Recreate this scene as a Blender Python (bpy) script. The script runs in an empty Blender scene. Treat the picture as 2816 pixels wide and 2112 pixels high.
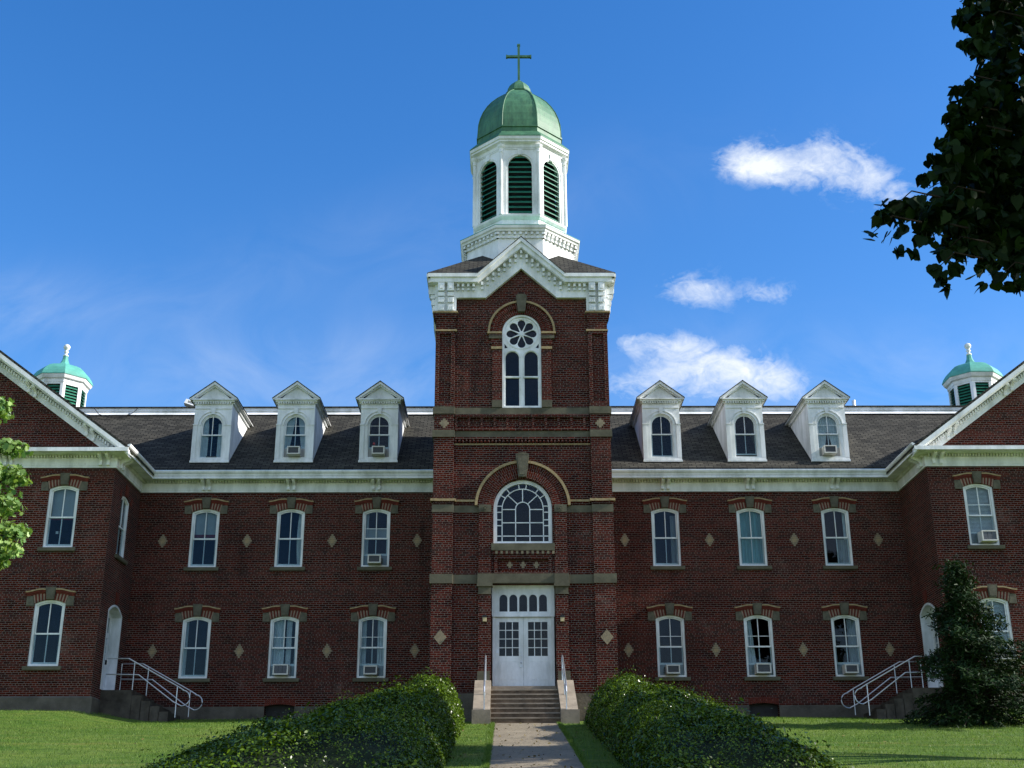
import bpy, math, random
import numpy as np
from mathutils import Vector, Matrix
from mathutils.geometry import tessellate_polygon
random.seed(7)
rng = np.random.default_rng(7)
R = math.radians
sc = bpy.context.scene
C = sc.collection

# ------------------------------------------------------------------ camera
SUN_EL, SUN_PHI = 31.5, 5.2
cam_d = bpy.data.cameras.new('camera')
cam = bpy.data.objects.new('camera', cam_d); C.objects.link(cam); sc.camera = cam
pitch, roll, yaw = .3553, .0037, .0062
cy, sy, cp, sp = math.cos(yaw), math.sin(yaw), math.cos(pitch), math.sin(pitch)
Rv = Vector((cy, -sy, 0)); Fv = Vector((cp*sy, cp*cy, sp)); Uv = Vector((-sp*sy, -sp*cy, cp))
cr, sr = math.cos(roll), math.sin(roll)
Xa = Rv*cr - Uv*sr; Ya = Rv*sr + Uv*cr; Za = -Fv
M = Matrix.Identity(4)
for i in range(3):
    M[i][0], M[i][1], M[i][2] = Xa[i], Ya[i], Za[i]
M[0][3], M[1][3], M[2][3] = -.5698, -43.7, -3.3
cam.matrix_world = M
cam_d.sensor_width = 36; cam_d.lens = 3456.34/2816*36
cam_d.clip_start = .1; cam_d.clip_end = 3000

# ------------------------------------------------------------------ world
w = bpy.data.worlds.new('World'); sc.world = w; w.use_nodes = True
nt = w.node_tree; nt.nodes.clear()
def N(nt, t, **k):
    n = nt.nodes.new(t)
    for a, b in k.items():
        if a == 'inp':
            for i, v in b.items(): n.inputs[i].default_value = v
        else: setattr(n, a, b)
    return n
L = lambda nt, a, b: nt.links.new(a, b)
def MA(nt, op, a, b=None, c=None, clamp=False):
    n = nt.nodes.new('ShaderNodeMath'); n.operation = op; n.use_clamp = clamp
    for i, v in enumerate((a, b, c)):
        if v is None: continue
        if isinstance(v, (int, float)): n.inputs[i].default_value = v
        else: nt.links.new(v, n.inputs[i])
    return n.outputs[0]
sky = N(nt, 'ShaderNodeTexSky', sky_type='NISHITA', sun_disc=False, sun_elevation=R(SUN_EL),
        sun_rotation=R(90+SUN_PHI), altitude=0, air_density=1.0, dust_density=.35, ozone_density=2.6)
tc = N(nt, 'ShaderNodeTexCoord'); sx = N(nt, 'ShaderNodeSeparateXYZ'); L(nt, tc.outputs['Generated'], sx.inputs[0])
yy = MA(nt, 'MAXIMUM', sx.outputs[1], .05)
px = MA(nt, 'DIVIDE', sx.outputs[0], yy); pz = MA(nt, 'DIVIDE', sx.outputs[2], yy)
cv = N(nt, 'ShaderNodeCombineXYZ'); L(nt, px, cv.inputs[0]); L(nt, pz, cv.inputs[1])
mp = N(nt, 'ShaderNodeMapping', inp={1: (0, 0, 0), 3: (1, 1.25, 1)}); L(nt, cv.outputs[0], mp.inputs[0])
n1 = N(nt, 'ShaderNodeTexNoise', inp={'Scale': 26.0, 'Detail': 9.0, 'Roughness': .58, 'Distortion': .9}); L(nt, mp.outputs[0], n1.inputs['Vector'])
n2 = N(nt, 'ShaderNodeTexNoise', inp={'Scale': 7.5, 'Detail': 8.0, 'Roughness': .6, 'Distortion': 1.2}); L(nt, mp.outputs[0], n2.inputs['Vector'])
n3 = N(nt, 'ShaderNodeTexNoise', inp={'Scale': 85.0, 'Detail': 8.0, 'Roughness': .62, 'Distortion': 1.2}); L(nt, mp.outputs[0], n3.inputs['Vector'])
def blob(cx, cz, rx, rz, amp, rot=0.0):
    dx = MA(nt, 'SUBTRACT', px, cx); dz = MA(nt, 'SUBTRACT', pz, cz)
    a, b = math.cos(rot), math.sin(rot)
    u = MA(nt, 'ADD', MA(nt, 'MULTIPLY', dx, a/rx), MA(nt, 'MULTIPLY', dz, b/rx))
    v = MA(nt, 'ADD', MA(nt, 'MULTIPLY', dx, -b/rz), MA(nt, 'MULTIPLY', dz, a/rz))
    d = MA(nt, 'ADD', MA(nt, 'MULTIPLY', u, u), MA(nt, 'MULTIPLY', v, v))
    e = MA(nt, 'POWER', 2.718, MA(nt, 'MULTIPLY', d, -1.0))
    return MA(nt, 'MULTIPLY', e, amp)
acc = None
for b in [(.222, .585, .028, .018, 1.1, -.1), (.255, .580, .036, .019, .74, -.2), (.305, .578, .045, .026, .56, -.35), (.345, .560, .04, .018, .45, -.5), (.297, .600, .03, .016, .40, -.2),
          (.165, .458, .036, .018, .58, -.1), (.232, .455, .026, .012, .50, 0), (.120, .408, .050, .012, .50, -.1),
          (.180, .392, .050, .020, .80, -.25), (.155, .368, .085, .022, .62, 0), (.232, .372, .03, .016, .4, -.5)]:
    q = blob(*b); acc = q if acc is None else MA(nt, 'ADD', acc, q)
nn_ = MA(nt, 'ADD', MA(nt, 'MULTIPLY', MA(nt, 'SUBTRACT', n1.outputs[0], .5), 2.3), MA(nt, 'MULTIPLY', MA(nt, 'SUBTRACT', n3.outputs[0], .5), 1.0))
dens = MA(nt, 'MULTIPLY', MA(nt, 'ADD', MA(nt, 'SUBTRACT', MA(nt, 'MULTIPLY', nn_, .8), .20), MA(nt, 'MULTIPLY', acc, 1.0)), .88, clamp=True)
dens = MA(nt, 'MULTIPLY', dens, MA(nt, 'MULTIPLY', acc, 2.2, clamp=True))
wis = None
for b in [(-.24, .39, .20, .03, .14, .14), (-.13, .365, .16, .03, .17, .12), (-.42, .44, .12, .035, .16, 0), (.30, .37, .25, .05, .2, 0), (-.1, .5, .3, .05, .07, .3)]:
    q = blob(*b); wis = q if wis is None else MA(nt, 'ADD', wis, q)
wis = MA(nt, 'MULTIPLY', wis, MA(nt, 'MULTIPLY', MA(nt, 'SUBTRACT', n2.outputs[0], .30), 2.6, clamp=True))
dens = MA(nt, 'MAXIMUM', dens, wis)
hs = N(nt, 'ShaderNodeHueSaturation', inp={'Hue': .508, 'Saturation': 1.34, 'Value': .79}); L(nt, sky.outputs[0], hs.inputs['Color'])
# cloud added in the unseen sky behind the viewer, to brighten and whiten the fill
n4 = N(nt, 'ShaderNodeTexNoise', inp={'Scale': 2.4, 'Detail': 7.0, 'Roughness': .55, 'Distortion': .3}); L(nt, tc.outputs['Generated'], n4.inputs['Vector'])
back = MA(nt, 'MULTIPLY', MA(nt, 'MULTIPLY', MA(nt, 'SUBTRACT', -.05, sx.outputs[1]), 4.0, clamp=True), MA(nt, 'MULTIPLY', MA(nt, 'SUBTRACT', n4.outputs[0], .44), 5.0, clamp=True))
dens = MA(nt, 'MAXIMUM', dens, MA(nt, 'MULTIPLY', back, .9))
mx = N(nt, 'ShaderNodeMix', data_type='RGBA'); L(nt, dens, mx.inputs[0]); L(nt, hs.outputs[0], mx.inputs[6]); mx.inputs[7].default_value = (3.3, 3.5, 3.75, 1)
bg = N(nt, 'ShaderNodeBackground', inp={1: .15}); L(nt, mx.outputs[2], bg.inputs[0])
wo = N(nt, 'ShaderNodeOutputWorld'); L(nt, bg.outputs[0], wo.inputs[0])
# ------------------------------------------------------------------ sun + exposure
sd = bpy.data.lights.new('sun', 'SUN'); sd.energy = 4.1; sd.angle = R(.53); sd.color = (1, .95, .87)
sun = bpy.data.objects.new('sun', sd); C.objects.link(sun)
e_, p_ = R(SUN_EL), R(SUN_PHI)
sdir = Vector((math.cos(e_)*math.cos(p_), -math.cos(e_)*math.sin(p_), math.sin(e_)))
sun.rotation_euler = sdir.to_track_quat('Z', 'Y').to_euler(); sun.location = (30, -5, 30)
sc.view_settings.view_transform = 'Standard'; sc.view_settings.look = 'None'
sc.view_settings.exposure = .98; sc.view_settings.gamma = 1

# ------------------------------------------------------------------ materials
def mat(name):
    m = bpy.data.materials.new(name); m.use_nodes = True
    t = m.node_tree; t.nodes.clear()
    o = N(t, 'ShaderNodeOutputMaterial'); b = N(t, 'ShaderNodeBsdfPrincipled'); L(t, b.outputs[0], o.inputs[0])
    return m, t, b, o
def noise(t, scale, detail=4, rough=.55, vec=None, obj=True, sc3=None):
    n = N(t, 'ShaderNodeTexNoise', inp={'Scale': scale, 'Detail': detail, 'Roughness': rough})
    if vec is None:
        c = N(t, 'ShaderNodeTexCoord'); vec = c.outputs['Object']
    if sc3:
        q = N(t, 'ShaderNodeMapping', inp={3: sc3}); L(t, vec, q.inputs[0]); vec = q.outputs[0]
    L(t, vec, n.inputs['Vector']); return n.outputs[0]
def ramp(t, fac, *st):
    r = N(t, 'ShaderNodeValToRGB'); L(t, fac, r.inputs[0]); e = r.color_ramp.elements
    while len(e) < len(st): e.new(.5)
    for k, (p, c) in zip(e, st): k.position = p; k.color = (*c, 1) if len(c) == 3 else c
    return r.outputs[0]
def mix(t, f, a, b, mode='MIX'):
    m = N(t, 'ShaderNodeMix', data_type='RGBA', blend_type=mode)
    for i, v in ((0, f), (6, a), (7, b)):
        if isinstance(v, (int, float)): m.inputs[i].default_value = v
        elif isinstance(v, tuple): m.inputs[i].default_value = (*v, 1)
        else: L(t, v, m.inputs[i])
    return m.outputs[2]
def bump(t, b, h, st=.3, dist=.01):
    n = N(t, 'ShaderNodeBump', inp={'Strength': st, 'Distance': dist}); L(t, h, n.inputs['Height']); L(t, n.outputs[0], b.inputs['Normal'])
def N_sep(t, col):
    s = N(t, 'ShaderNodeSeparateColor'); L(t, col, s.inputs[0]); return s.outputs[0]
def brick_mat(name, c1, c2, mortar, stain=.5, header=True):
    m, t, b, o = mat(name)
    uv = N(t, 'ShaderNodeUVMap'); s = N(t, 'ShaderNodeSeparateXYZ'); L(t, uv.outputs[0], s.inputs[0])
    def bt(wd, off):
        q = N(t, 'ShaderNodeTexBrick', offset=off, offset_frequency=2)
        L(t, uv.outputs[0], q.inputs['Vector'])
        q.inputs['Color1'].default_value = (*c1, 1); q.inputs['Color2'].default_value = (*c2, 1); q.inputs['Mortar'].default_value = (*mortar, 1)
        q.inputs['Scale'].default_value = 1; q.inputs['Mortar Size'].default_value = .0062; q.inputs['Mortar Smooth'].default_value = .25
        q.inputs['Bias'].default_value = -.1; q.inputs['Brick Width'].default_value = wd; q.inputs['Row Height'].default_value = .0677
        return q
    A = bt(.213, .5); col, fac = A.outputs[0], A.outputs[1]
    if header:
        B = bt(.1065, .5)
        row = MA(t, 'FLOOR', MA(t, 'DIVIDE', s.outputs[1], .0677)); md = MA(t, 'FLOORED_MODULO', row, 6.0)
        k = MA(t, 'LESS_THAN', md, .5)
        col = mix(t, k, col, B.outputs[0]); fac = MA(t, 'ADD', MA(t, 'MULTIPLY', B.outputs[1], k), MA(t, 'MULTIPLY', fac, MA(t, 'SUBTRACT', 1.0, k)))
    n = noise(t, .45, 5, .6); n2 = noise(t, 14, 3, .6, sc3=(1, 1, 2)); n5 = noise(t, 1.6, 5, .7, sc3=(1, 1, .15)); n6 = noise(t, .9, 7, .7)
    col = mix(t, N_sep(t, ramp(t, n5, (.56, (0, 0, 0)), (.72, (.5, .5, .5)))), col, (.012, .009, .008))
    col = mix(t, N_sep(t, ramp(t, n6, (.60, (0, 0, 0)), (.74, (.35, .35, .35)))), col, (.20, .16, .14))
    col = mix(t, .8, col, ramp(t, n, (.3, (.62, .6, .6)), (.7, (1.25, 1.2, 1.15))), 'MULTIPLY')
    col = mix(t, .55, col, ramp(t, n2, (.3, (.55, .55, .6)), (.75, (1.35, 1.3, 1.25))), 'MULTIPLY')
    L(t, col, b.inputs['Base Color']); b.inputs['Roughness'].default_value = .9; b.inputs['Specular IOR Level'].default_value = .06
    h = MA(t, 'ADD', MA(t, 'MULTIPLY', fac, -1.0), MA(t, 'MULTIPLY', n2, .6)); bump(t, b, h, .7, .012)
    return m
MORT = (.22, .195, .17)
BRICK = brick_mat('red_brick', (.094, .015, .0085), (.022, .0056, .0044), MORT)
BRICK_ARCH = brick_mat('arch_brick', (.12, .018, .009), (.038, .008, .005), MORT, header=False)
def simple(name, c, rough=.6, var=.15, scale=3, bmp=0, spec=.3, metal=0, streak=False, dist=.01):
    m, t, b, o = mat(name)
    n = noise(t, scale, 6, .6, sc3=(1, 1, .18) if streak else None)
    lo = tuple(x*(1-var*1.3) for x in c); hi = tuple(min(1, x*(1+var)) for x in c)
    L(t, ramp(t, n, (.3, lo), (.7, hi)), b.inputs['Base Color'])
    b.inputs['Roughness'].default_value = rough; b.inputs['Specular IOR Level'].default_value = spec; b.inputs['Metallic'].default_value = metal
    if bmp:
        n3 = noise(t, scale*9, 4, .6); bump(t, b, n3, bmp, dist)
    return m
def paint_mat(name, c):
    m, t, b, o = mat(name)
    n = noise(t, 1.6, 6, .65, sc3=(1, 1, .35)); n2 = noise(t, 11, 6, .7, sc3=(1, 1, .3))
    col = ramp(t, n, (.28, tuple(x*q for x, q in zip(c, (.56, .58, .54)))), (.58, c))
    peel = ramp(t, n2, (.63, (0, 0, 0)), (.70, (1, 1, 1)))
    col = mix(t, MA(t, 'MULTIPLY', N_sep(t, peel), .5), col, (.42, .38, .32))
    L(t, col, b.inputs['Base Color']); b.inputs['Roughness'].default_value = .5; b.inputs['Specular IOR Level'].default_value = .3
    bump(t, b, n2, .15, .006)
    return m
WHITE = paint_mat('white_paint', (.86, .87, .87))
DOORW = paint_mat('door_paint', (.78, .80, .82))
STONE = simple('grey_sandstone', (.115, .105, .072), .9, .28, 2.2, .35, .2)
PLINTH = simple('foundation_stone', (.10, .088, .07), .95, .35, 1.4, .6, .2, dist=.03)
KEY = simple('carved_stone', (.12, .11, .078), .9, .25, 5, .6, .2)
CREAM = simple('cream_brick', (.34, .25, .13), .8, .22, 9, .2)
REDM = simple('moulded_red_brick', (.12, .020, .010), .8, .3, 8, .4)
TANB = simple('tan_panel', (.25, .20, .13), .9, .2, 8, .3)
CONC = simple('concrete', (.27, .225, .17), .95, .25, 2.5, .5, .2)
STOOP = simple('shade_dark_concrete', (.075, .065, .052), .95, .4, 2.5, .5, .1)  # side-step concrete, the tower's shade put into its colour
CONCD = simple('old_concrete_steps', (.135, .098, .066), .95, .4, 3.5, .5, .2)
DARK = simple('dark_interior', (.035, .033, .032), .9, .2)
METAL = simple('galvanised_steel', (.55, .57, .60), .35, .12, 6, 0, .5, .85)
BLACKM = simple('black_metal', (.02, .02, .02), .5, .2)
LOUV = simple('green_louvre_paint', (.022, .17, .105), .5, .25, 5, 0, .3)
COPPER_L = simple('turquoise_painted_copper', (.10, .36, .29), .6, .16, 3, .1, .3)
def copper():
    m, t, b, o = mat('verdigris_copper')
    n = noise(t, 1.1, 6, .62, sc3=(1, 1, .4)); n2 = noise(t, 6, 5, .65, sc3=(1, 1, .25))
    col = ramp(t, n, (.3, (.045, .135, .075)), (.55, (.066, .185, .100)), (.75, (.095, .19, .095)))
    col = mix(t, .8, col, ramp(t, n2, (.35, (.55, .60, .58)), (.7, (1.3, 1.25, 1.15))), 'MULTIPLY')
    n7 = noise(t, 3.2, 6, .75, sc3=(1, 1, .12)); col = mix(t, N_sep(t, ramp(t, n7, (.58, (0, 0, 0)), (.72, (.7, .7, .7)))), col, (.040, .075, .045))
    c = N(t, 'ShaderNodeTexCoord'); s = N(t, 'ShaderNodeSeparateXYZ'); L(t, c.outputs['Object'], s.inputs[0])
    f = MA(t, 'FRACT', MA(t, 'MULTIPLY', MA(t, 'ADD', s.outputs[2], .1), 2.0)); ln = MA(t, 'LESS_THAN', f, .03)
    col = mix(t, MA(t, 'MULTIPLY', ln, .55), col, (.03, .09, .055))
    L(t, col, b.inputs['Base Color']); b.inputs['Roughness'].default_value = .55; b.inputs['Specular IOR Level'].default_value = .4
    bump(t, b, MA(t, 'ADD', n2, MA(t, 'MULTIPLY', ln, -.6)), .25, .02)
    return m
COPPER = copper()
def shingles():
    m, t, b, o = mat('asphalt_shingles')
    uv = N(t, 'ShaderNodeUVMap'); q = N(t, 'ShaderNodeTexBrick', offset=.5); L(t, uv.outputs[0], q.inputs['Vector'])
    for k, v in (('Color1', (.078, .075, .062, 1)), ('Color2', (.034, .033, .028, 1)), ('Mortar', (.008, .008, .008, 1))): q.inputs[k].default_value = v
    q.inputs['Scale'].default_value = 1; q.inputs['Mortar Size'].default_value = .018; q.inputs['Brick Width'].default_value = .30; q.inputs['Row Height'].default_value = .14; q.inputs['Mortar Smooth'].default_value = .4
    n = noise(t, .8, 5, .6); n2 = noise(t, 60, 3, .7)
    col = mix(t, .6, q.outputs[0], ramp(t, n, (.3, (.7, .7, .72)), (.7, (1.3, 1.25, 1.2))), 'MULTIPLY')
    col = mix(t, .5, col, ramp(t, n2, (.35, (.6, .6, .6)), (.7, (1.5, 1.5, 1.5))), 'MULTIPLY')
    L(t, col, b.inputs['Base Color']); b.inputs['Roughness'].default_value = .95; b.inputs['Specular IOR Level'].default_value = .15
    bump(t, b, MA(t, 'SUBTRACT', MA(t, 'MULTIPLY', n2, .3), q.outputs[1]), .5, .012)
    return m
SHING = shingles()
def glass():
    m, t, b, o = mat('window_glass'); t.nodes.remove(b)
    tr = N(t, 'ShaderNodeBsdfTransparent', inp={0: (.78, .84, .86, 1)}); gl = N(t, 'ShaderNodeBsdfGlossy', inp={0: (.9, .93, 1, 1), 'Roughness': .02})
    n = noise(t, .9, 1, .5); bp = N(t, 'ShaderNodeBump', inp={'Strength': .05, 'Distance': .02}); L(t, n, bp.inputs['Height']); L(t, bp.outputs[0], gl.inputs['Normal'])
    lw = N(t, 'ShaderNodeLayerWeight', inp={0: .5}); f = MA(t, 'ADD', MA(t, 'MULTIPLY', MA(t, 'POWER', lw.outputs[1], 4.0), .5), .016)
    mxs = N(t, 'ShaderNodeMixShader'); L(t, f, mxs.inputs[0]); L(t, tr.outputs[0], mxs.inputs[1]); L(t, gl.outputs[0], mxs.inputs[2]); L(t, mxs.outputs[0], o.inputs[0])
    return m
GLASS = glass()
CURT = simple('white_curtain', (.62, .64, .64), .9, .12, 6); CURT_G = simple('grey_blind', (.36, .38, .39), .8, .08, 2)
CURT_T = simple('teal_curtain', (.16, .36, .38), .9, .25, 5, streak=True); CURT_R = simple('maroon_hem', (.16, .02, .035), .8, .1)
ACB = simple('air_conditioner_beige', (.62, .60, .55), .5, .08, 4); ACG = simple('air_conditioner_grille', (.10, .105, .12), .6, .2, 30)
FILL = simple('grey_filler_board', (.30, .30, .29), .8, .12, 5); TREEBARK = simple('bark', (.035, .026, .019), .95, .4, 8, .8, .1, dist=.03)
LAMPG = simple('frosted_lamp_glass', (.50, .40, .22), .4, .1, 5); REDBIT = simple('red_ornament', (.45, .04, .03), .5, .1)
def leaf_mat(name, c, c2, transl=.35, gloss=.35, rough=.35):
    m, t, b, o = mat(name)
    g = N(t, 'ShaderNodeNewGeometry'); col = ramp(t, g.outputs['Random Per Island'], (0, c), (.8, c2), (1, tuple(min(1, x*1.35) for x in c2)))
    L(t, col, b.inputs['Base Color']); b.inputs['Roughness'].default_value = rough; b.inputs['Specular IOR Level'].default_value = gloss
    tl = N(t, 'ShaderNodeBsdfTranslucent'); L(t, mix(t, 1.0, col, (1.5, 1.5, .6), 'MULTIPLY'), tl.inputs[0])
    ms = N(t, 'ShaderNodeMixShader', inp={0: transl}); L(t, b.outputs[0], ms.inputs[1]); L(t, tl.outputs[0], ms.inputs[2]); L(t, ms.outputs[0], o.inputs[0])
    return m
HLEAF = leaf_mat('hedge_leaf', (.010, .028, .002), (.085, .14, .008), .16, .24, .3)
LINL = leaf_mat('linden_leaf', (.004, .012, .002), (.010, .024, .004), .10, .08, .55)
MAPL = leaf_mat('maple_leaf', (.06, .16, .035), (.22, .32, .09), .3, .4, .45)
CONL = leaf_mat('conifer_needle', (.006, .018, .005), (.020, .045, .010), .08, .15, .6)
def grass_ground():
    m, t, b, o = mat('lawn')
    a = noise(t, .35, 5, .6); c = noise(t, 1.5, 7, .68, sc3=(.6, 1.6, 1)); d = noise(t, 45, 3, .7)
    col = ramp(t, a, (.3, (.062, .138, .018)), (.7, (.135, .200, .040)))
    col = mix(t, .75, col, ramp(t, c, (.3, (.42, .52, .42)), (.5, (.95, 1, .95)), (.72, (1.65, 1.38, 1.25))), 'MULTIPLY')
    dry = noise(t, .8, 6, .7, sc3=(.5, 1.7, 1)); col = mix(t, N_sep(t, ramp(t, dry, (.52, (0, 0, 0)), (.68, (.75, .75, .75)))), col, (.19, .20, .05))
    col = mix(t, .7, col, ramp(t, d, (.3, (.5, .5, .4)), (.7, (1.5, 1.4, 1.3))), 'MULTIPLY')
    L(t, col, b.inputs['Base Color']); b.inputs['Roughness'].default_value = .9; b.inputs['Specular IOR Level'].default_value = .15
    bump(t, b, MA(t, 'ADD', d, MA(t, 'MULTIPLY', c, .8)), .9, .05)
    return m
LAWN = grass_ground(); BLADE = leaf_mat('grass_blade', (.055, .125, .015), (.13, .20, .035), .3, .2, .5)
def path_mat():
    m, t, b, o = mat('concrete_path')
    a = noise(t, 1.1, 6, .65); d = noise(t, 30, 4, .7); g = noise(t, 3.5, 6, .7)
    col = ramp(t, a, (.3, (.17, .135, .088)), (.7, (.265, .22, .15)))
    col = mix(t, .6, col, ramp(t, d, (.35, (.6, .6, .6)), (.65, (1.3, 1.3, 1.3))), 'MULTIPLY')
    col = mix(t, N_sep(t, ramp(t, g, (.64, (0, 0, 0)), (.74, (.8, .8, .8)))), col, (.11, .14, .05))
    c = N(t, 'ShaderNodeTexCoord'); sp = N(t, 'ShaderNodeSeparateXYZ'); L(t, c.outputs['Object'], sp.inputs[0])
    jn = MA(t, 'LESS_THAN', MA(t, 'FRACT', MA(t, 'ADD', MA(t, 'MULTIPLY', sp.outputs[1], .62), MA(t, 'MULTIPLY', g, .03))), .022)
    col = mix(t, MA(t, 'MULTIPLY', jn, .75), col, (.05, .06, .025))
    cr3 = MA(t, 'LESS_THAN', MA(t, 'ABSOLUTE', MA(t, 'SUBTRACT', noise(t, 1.2, 3, .8), .5)), .006); col = mix(t, MA(t, 'MULTIPLY', cr3, .6), col, (.05, .045, .03))
    L(t, col, b.inputs['Base Color']); b.inputs['Roughness'].default_value = .95; bump(t, b, MA(t, 'SUBTRACT', d, jn), .6, .02)
    return m
PATH = path_mat()

# ------------------------------------------------------------------ mesh helpers
class MB:
    def __init__(s): s.v = []; s.f = []; s.uv = []
    def add(s, vs, fs, uv=None, T=None):
        o = len(s.v)
        if T is not None: vs = [T @ Vector(p) for p in vs]
        s.v += [tuple(p) for p in vs]
        for i, f in enumerate(fs):
            s.f.append([o+k for k in f]); s.uv.append(uv[i] if uv else None)
        return s
    def box(s, x0, x1, y0, y1, z0, z1, T=None):
        vs = [(x, y, z) for x in (x0, x1) for y in (y0, y1) for z in (z0, z1)]
        return s.add(vs, [(0, 1, 3, 2), (4, 6, 7, 5), (0, 4, 5, 1), (2, 3, 7, 6), (0, 2, 6, 4), (1, 5, 7, 3)], T=T)
    def plate(s, outer, holes, y0, y1, T=None):
        """polygon with holes in the XZ plane, extruded from y0 to y1"""
        loops = [list(outer)] + [list(h) for h in holes]
        flat = [p for l in loops for p in l]; n = len(flat)
        tris = tessellate_polygon([[Vector((p[0], p[1], 0)) for p in l] for l in loops])
        vs = [(p[0], y0, p[1]) for p in flat] + [(p[0], y1, p[1]) for p in flat]
        fs = []
        for a, b, c in tris:
            A, B, D = flat[a], flat[b], flat[c]
            cr_ = (B[0]-A[0])*(D[1]-A[1]) - (B[1]-A[1])*(D[0]-A[0])
            if cr_ < 0: b, c = c, b
            fs.append((a, b, c)); fs.append((a+n, c+n, b+n))
        o = 0
        for li, l in enumerate(loops):
            k = len(l); ar = sum(l[i][0]*l[(i+1) % k][1]-l[(i+1) % k][0]*l[i][1] for i in range(k))
            ccw = ar > 0
            if li: ccw = not ccw
            for i in range(k):
                a, b = o+i, o+(i+1) % k
                fs.append((a, a+n, b+n, b) if ccw else (a, b, b+n, a+n))
            o += k
        return s.add(vs, fs, T=T)
    def ring(s, cx, cz, r0, r1, a0, a1, n, y0, y1, T=None):
        """arch ring with polar UV so bricks stand radially"""
        vs, fs, uv = [], [], []
        for i in range(n+1):
            a = a0+(a1-a0)*i/n
            for r in (r0, r1):
                for y in (y0, y1): vs.append((cx+r*math.cos(a), y, cz+r*math.sin(a)))
        rm = (r0+r1)/2
        for i in range(n):
            b = i*4; c = b+4; v0, v1 = (a0+(a1-a0)*i/n)*rm, (a0+(a1-a0)*(i+1)/n)*rm
            fs.append((b, b+2, c+2, c)); uv.append([(r0, v0), (r1, v0), (r1, v1), (r0, v1)])
            fs.append((b+1, c+1, c+3, b+3)); uv.append([(r0, v0), (r0, v1), (r1, v1), (r1, v0)])
            fs.append((b+2, b+3, c+3, c+2)); uv.append([(y0, v0), (y1, v0), (y1, v1), (y0, v1)])
            fs.append((b, c, c+1, b+1)); uv.append([(y0, v0), (y0, v1), (y1, v1), (y1, v0)])
        fs += [(0, 1, 3, 2), (4*n, 4*n+2, 4*n+3, 4*n+1)]; uv += [None, None]
        return s.add(vs, fs, uv, T)
    def oct(s, prof, cx, cy, n=8, cap=True, T=None, flat=True):
        """lofted polygon rings; prof = [(z, apothem)]"""
        vs = []; k = 1/math.cos(math.pi/n) if flat else 1
        for z, a in prof:
            for i in range(n):
                t = math.pi/n*(2*i+1) if flat else 2*math.pi*i/n
                vs.append((cx+a*k*math.cos(t), cy+a*k*math.sin(t), z))
        fs = []
        for j in range(len(prof)-1):
            for i in range(n):
                a, b = j*n+i, j*n+(i+1) % n
                fs.append((a, b, b+n, a+n))
        if cap: fs += [tuple(range(n))[::-1], tuple((len(prof)-1)*n+i for i in range(n))]
        return s.add(vs, fs, T=T)
    def sweep(s, prof, path, side=1, T=None):
        """closed profile [(out, z)] swept along XY path with mitres"""
        m = len(prof); P = [Vector(p) for p in path]; vs = []
        for i, p in enumerate(P):
            ds = []
            if i > 0: ds.append((P[i]-P[i-1]).normalized())
            if i < len(P)-1: ds.append((P[i+1]-P[i]).normalized())
            ns = [Vector((d.y, -d.x))*side for d in ds]
            nn = ns[0] if len(ns) == 1 else (ns[0]+ns[1])/(1+ns[0].dot(ns[1]))
            for o, z in prof: vs.append((p.x+nn.x*o, p.y+nn.y*o, z))
        fs = []
        for i in range(len(P)-1):
            for j in range(m):
                a, b = i*m+j, i*m+(j+1) % m
                fs.append((a, b, b+m, a+m))
        fs += [tuple(range(m))[::-1], tuple((len(P)-1)*m+j for j in range(m))]
        return s.add(vs, fs, T=T)
    def tube(s, pts, r, n=8, T=None):
        P = [Vector(p) for p in pts]; vs = []; rs = r if isinstance(r, (list, tuple)) else [r]*len(P)
        for i, p in enumerate(P):
            d = (P[min(i+1, len(P)-1)]-P[max(i-1, 0)]).normalized()
            u = d.cross(Vector((0, 0, 1)))
            if u.length < .05: u = d.cross(Vector((1, 0, 0)))
            u.normalize(); v = d.cross(u)
            for k in range(n):
                a = 2*math.pi*k/n; vs.append(p+(u*math.cos(a)+v*math.sin(a))*rs[i])
        fs = [(i*n+k, i*n+(k+1) % n, (i+1)*n+(k+1) % n, (i+1)*n+k) for i in range(len(P)-1) for k in range(n)]
        fs += [tuple(range(n))[::-1], tuple((len(P)-1)*n+k for k in range(n))]
        return s.add(vs, fs, T=T)
    def mesh(s, name, m, smooth=False):
        me = bpy.data.meshes.new(name); me.from_pydata(s.v, [], s.f); me.materials.append(m); me.update()
        ul = me.uv_layers.new(name='UVMap'); buf = np.zeros(len(me.loops)*2, np.float32)
        V = s.v
        for p, uvs in zip(me.polygons, s.uv):
            n = p.normal
            for j, li in enumerate(p.loop_indices):
                if uvs: u, v = uvs[j]
                else:
                    x, y, z = V[me.loops[li].vertex_index]
                    if abs(n.z) > .95: u, v = x, y
                    else:
                        u = x if abs(n.y) >= abs(n.x) else y
                        v = z/math.sqrt(max(.05, 1-n.z*n.z)) if abs(n.z) > .2 else z
                buf[2*li], buf[2*li+1] = u, v
        ul.data.foreach_set('uv', buf)
        if smooth: me.polygons.foreach_set('use_smooth', [True]*len(me.polygons))
        return me
    def build(s, name, m, parent=None, smooth=False):
        o = bpy.data.objects.new(name, s.mesh(name, m, smooth)); C.objects.link(o)
        if parent: o.parent = parent
        return o
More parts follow.
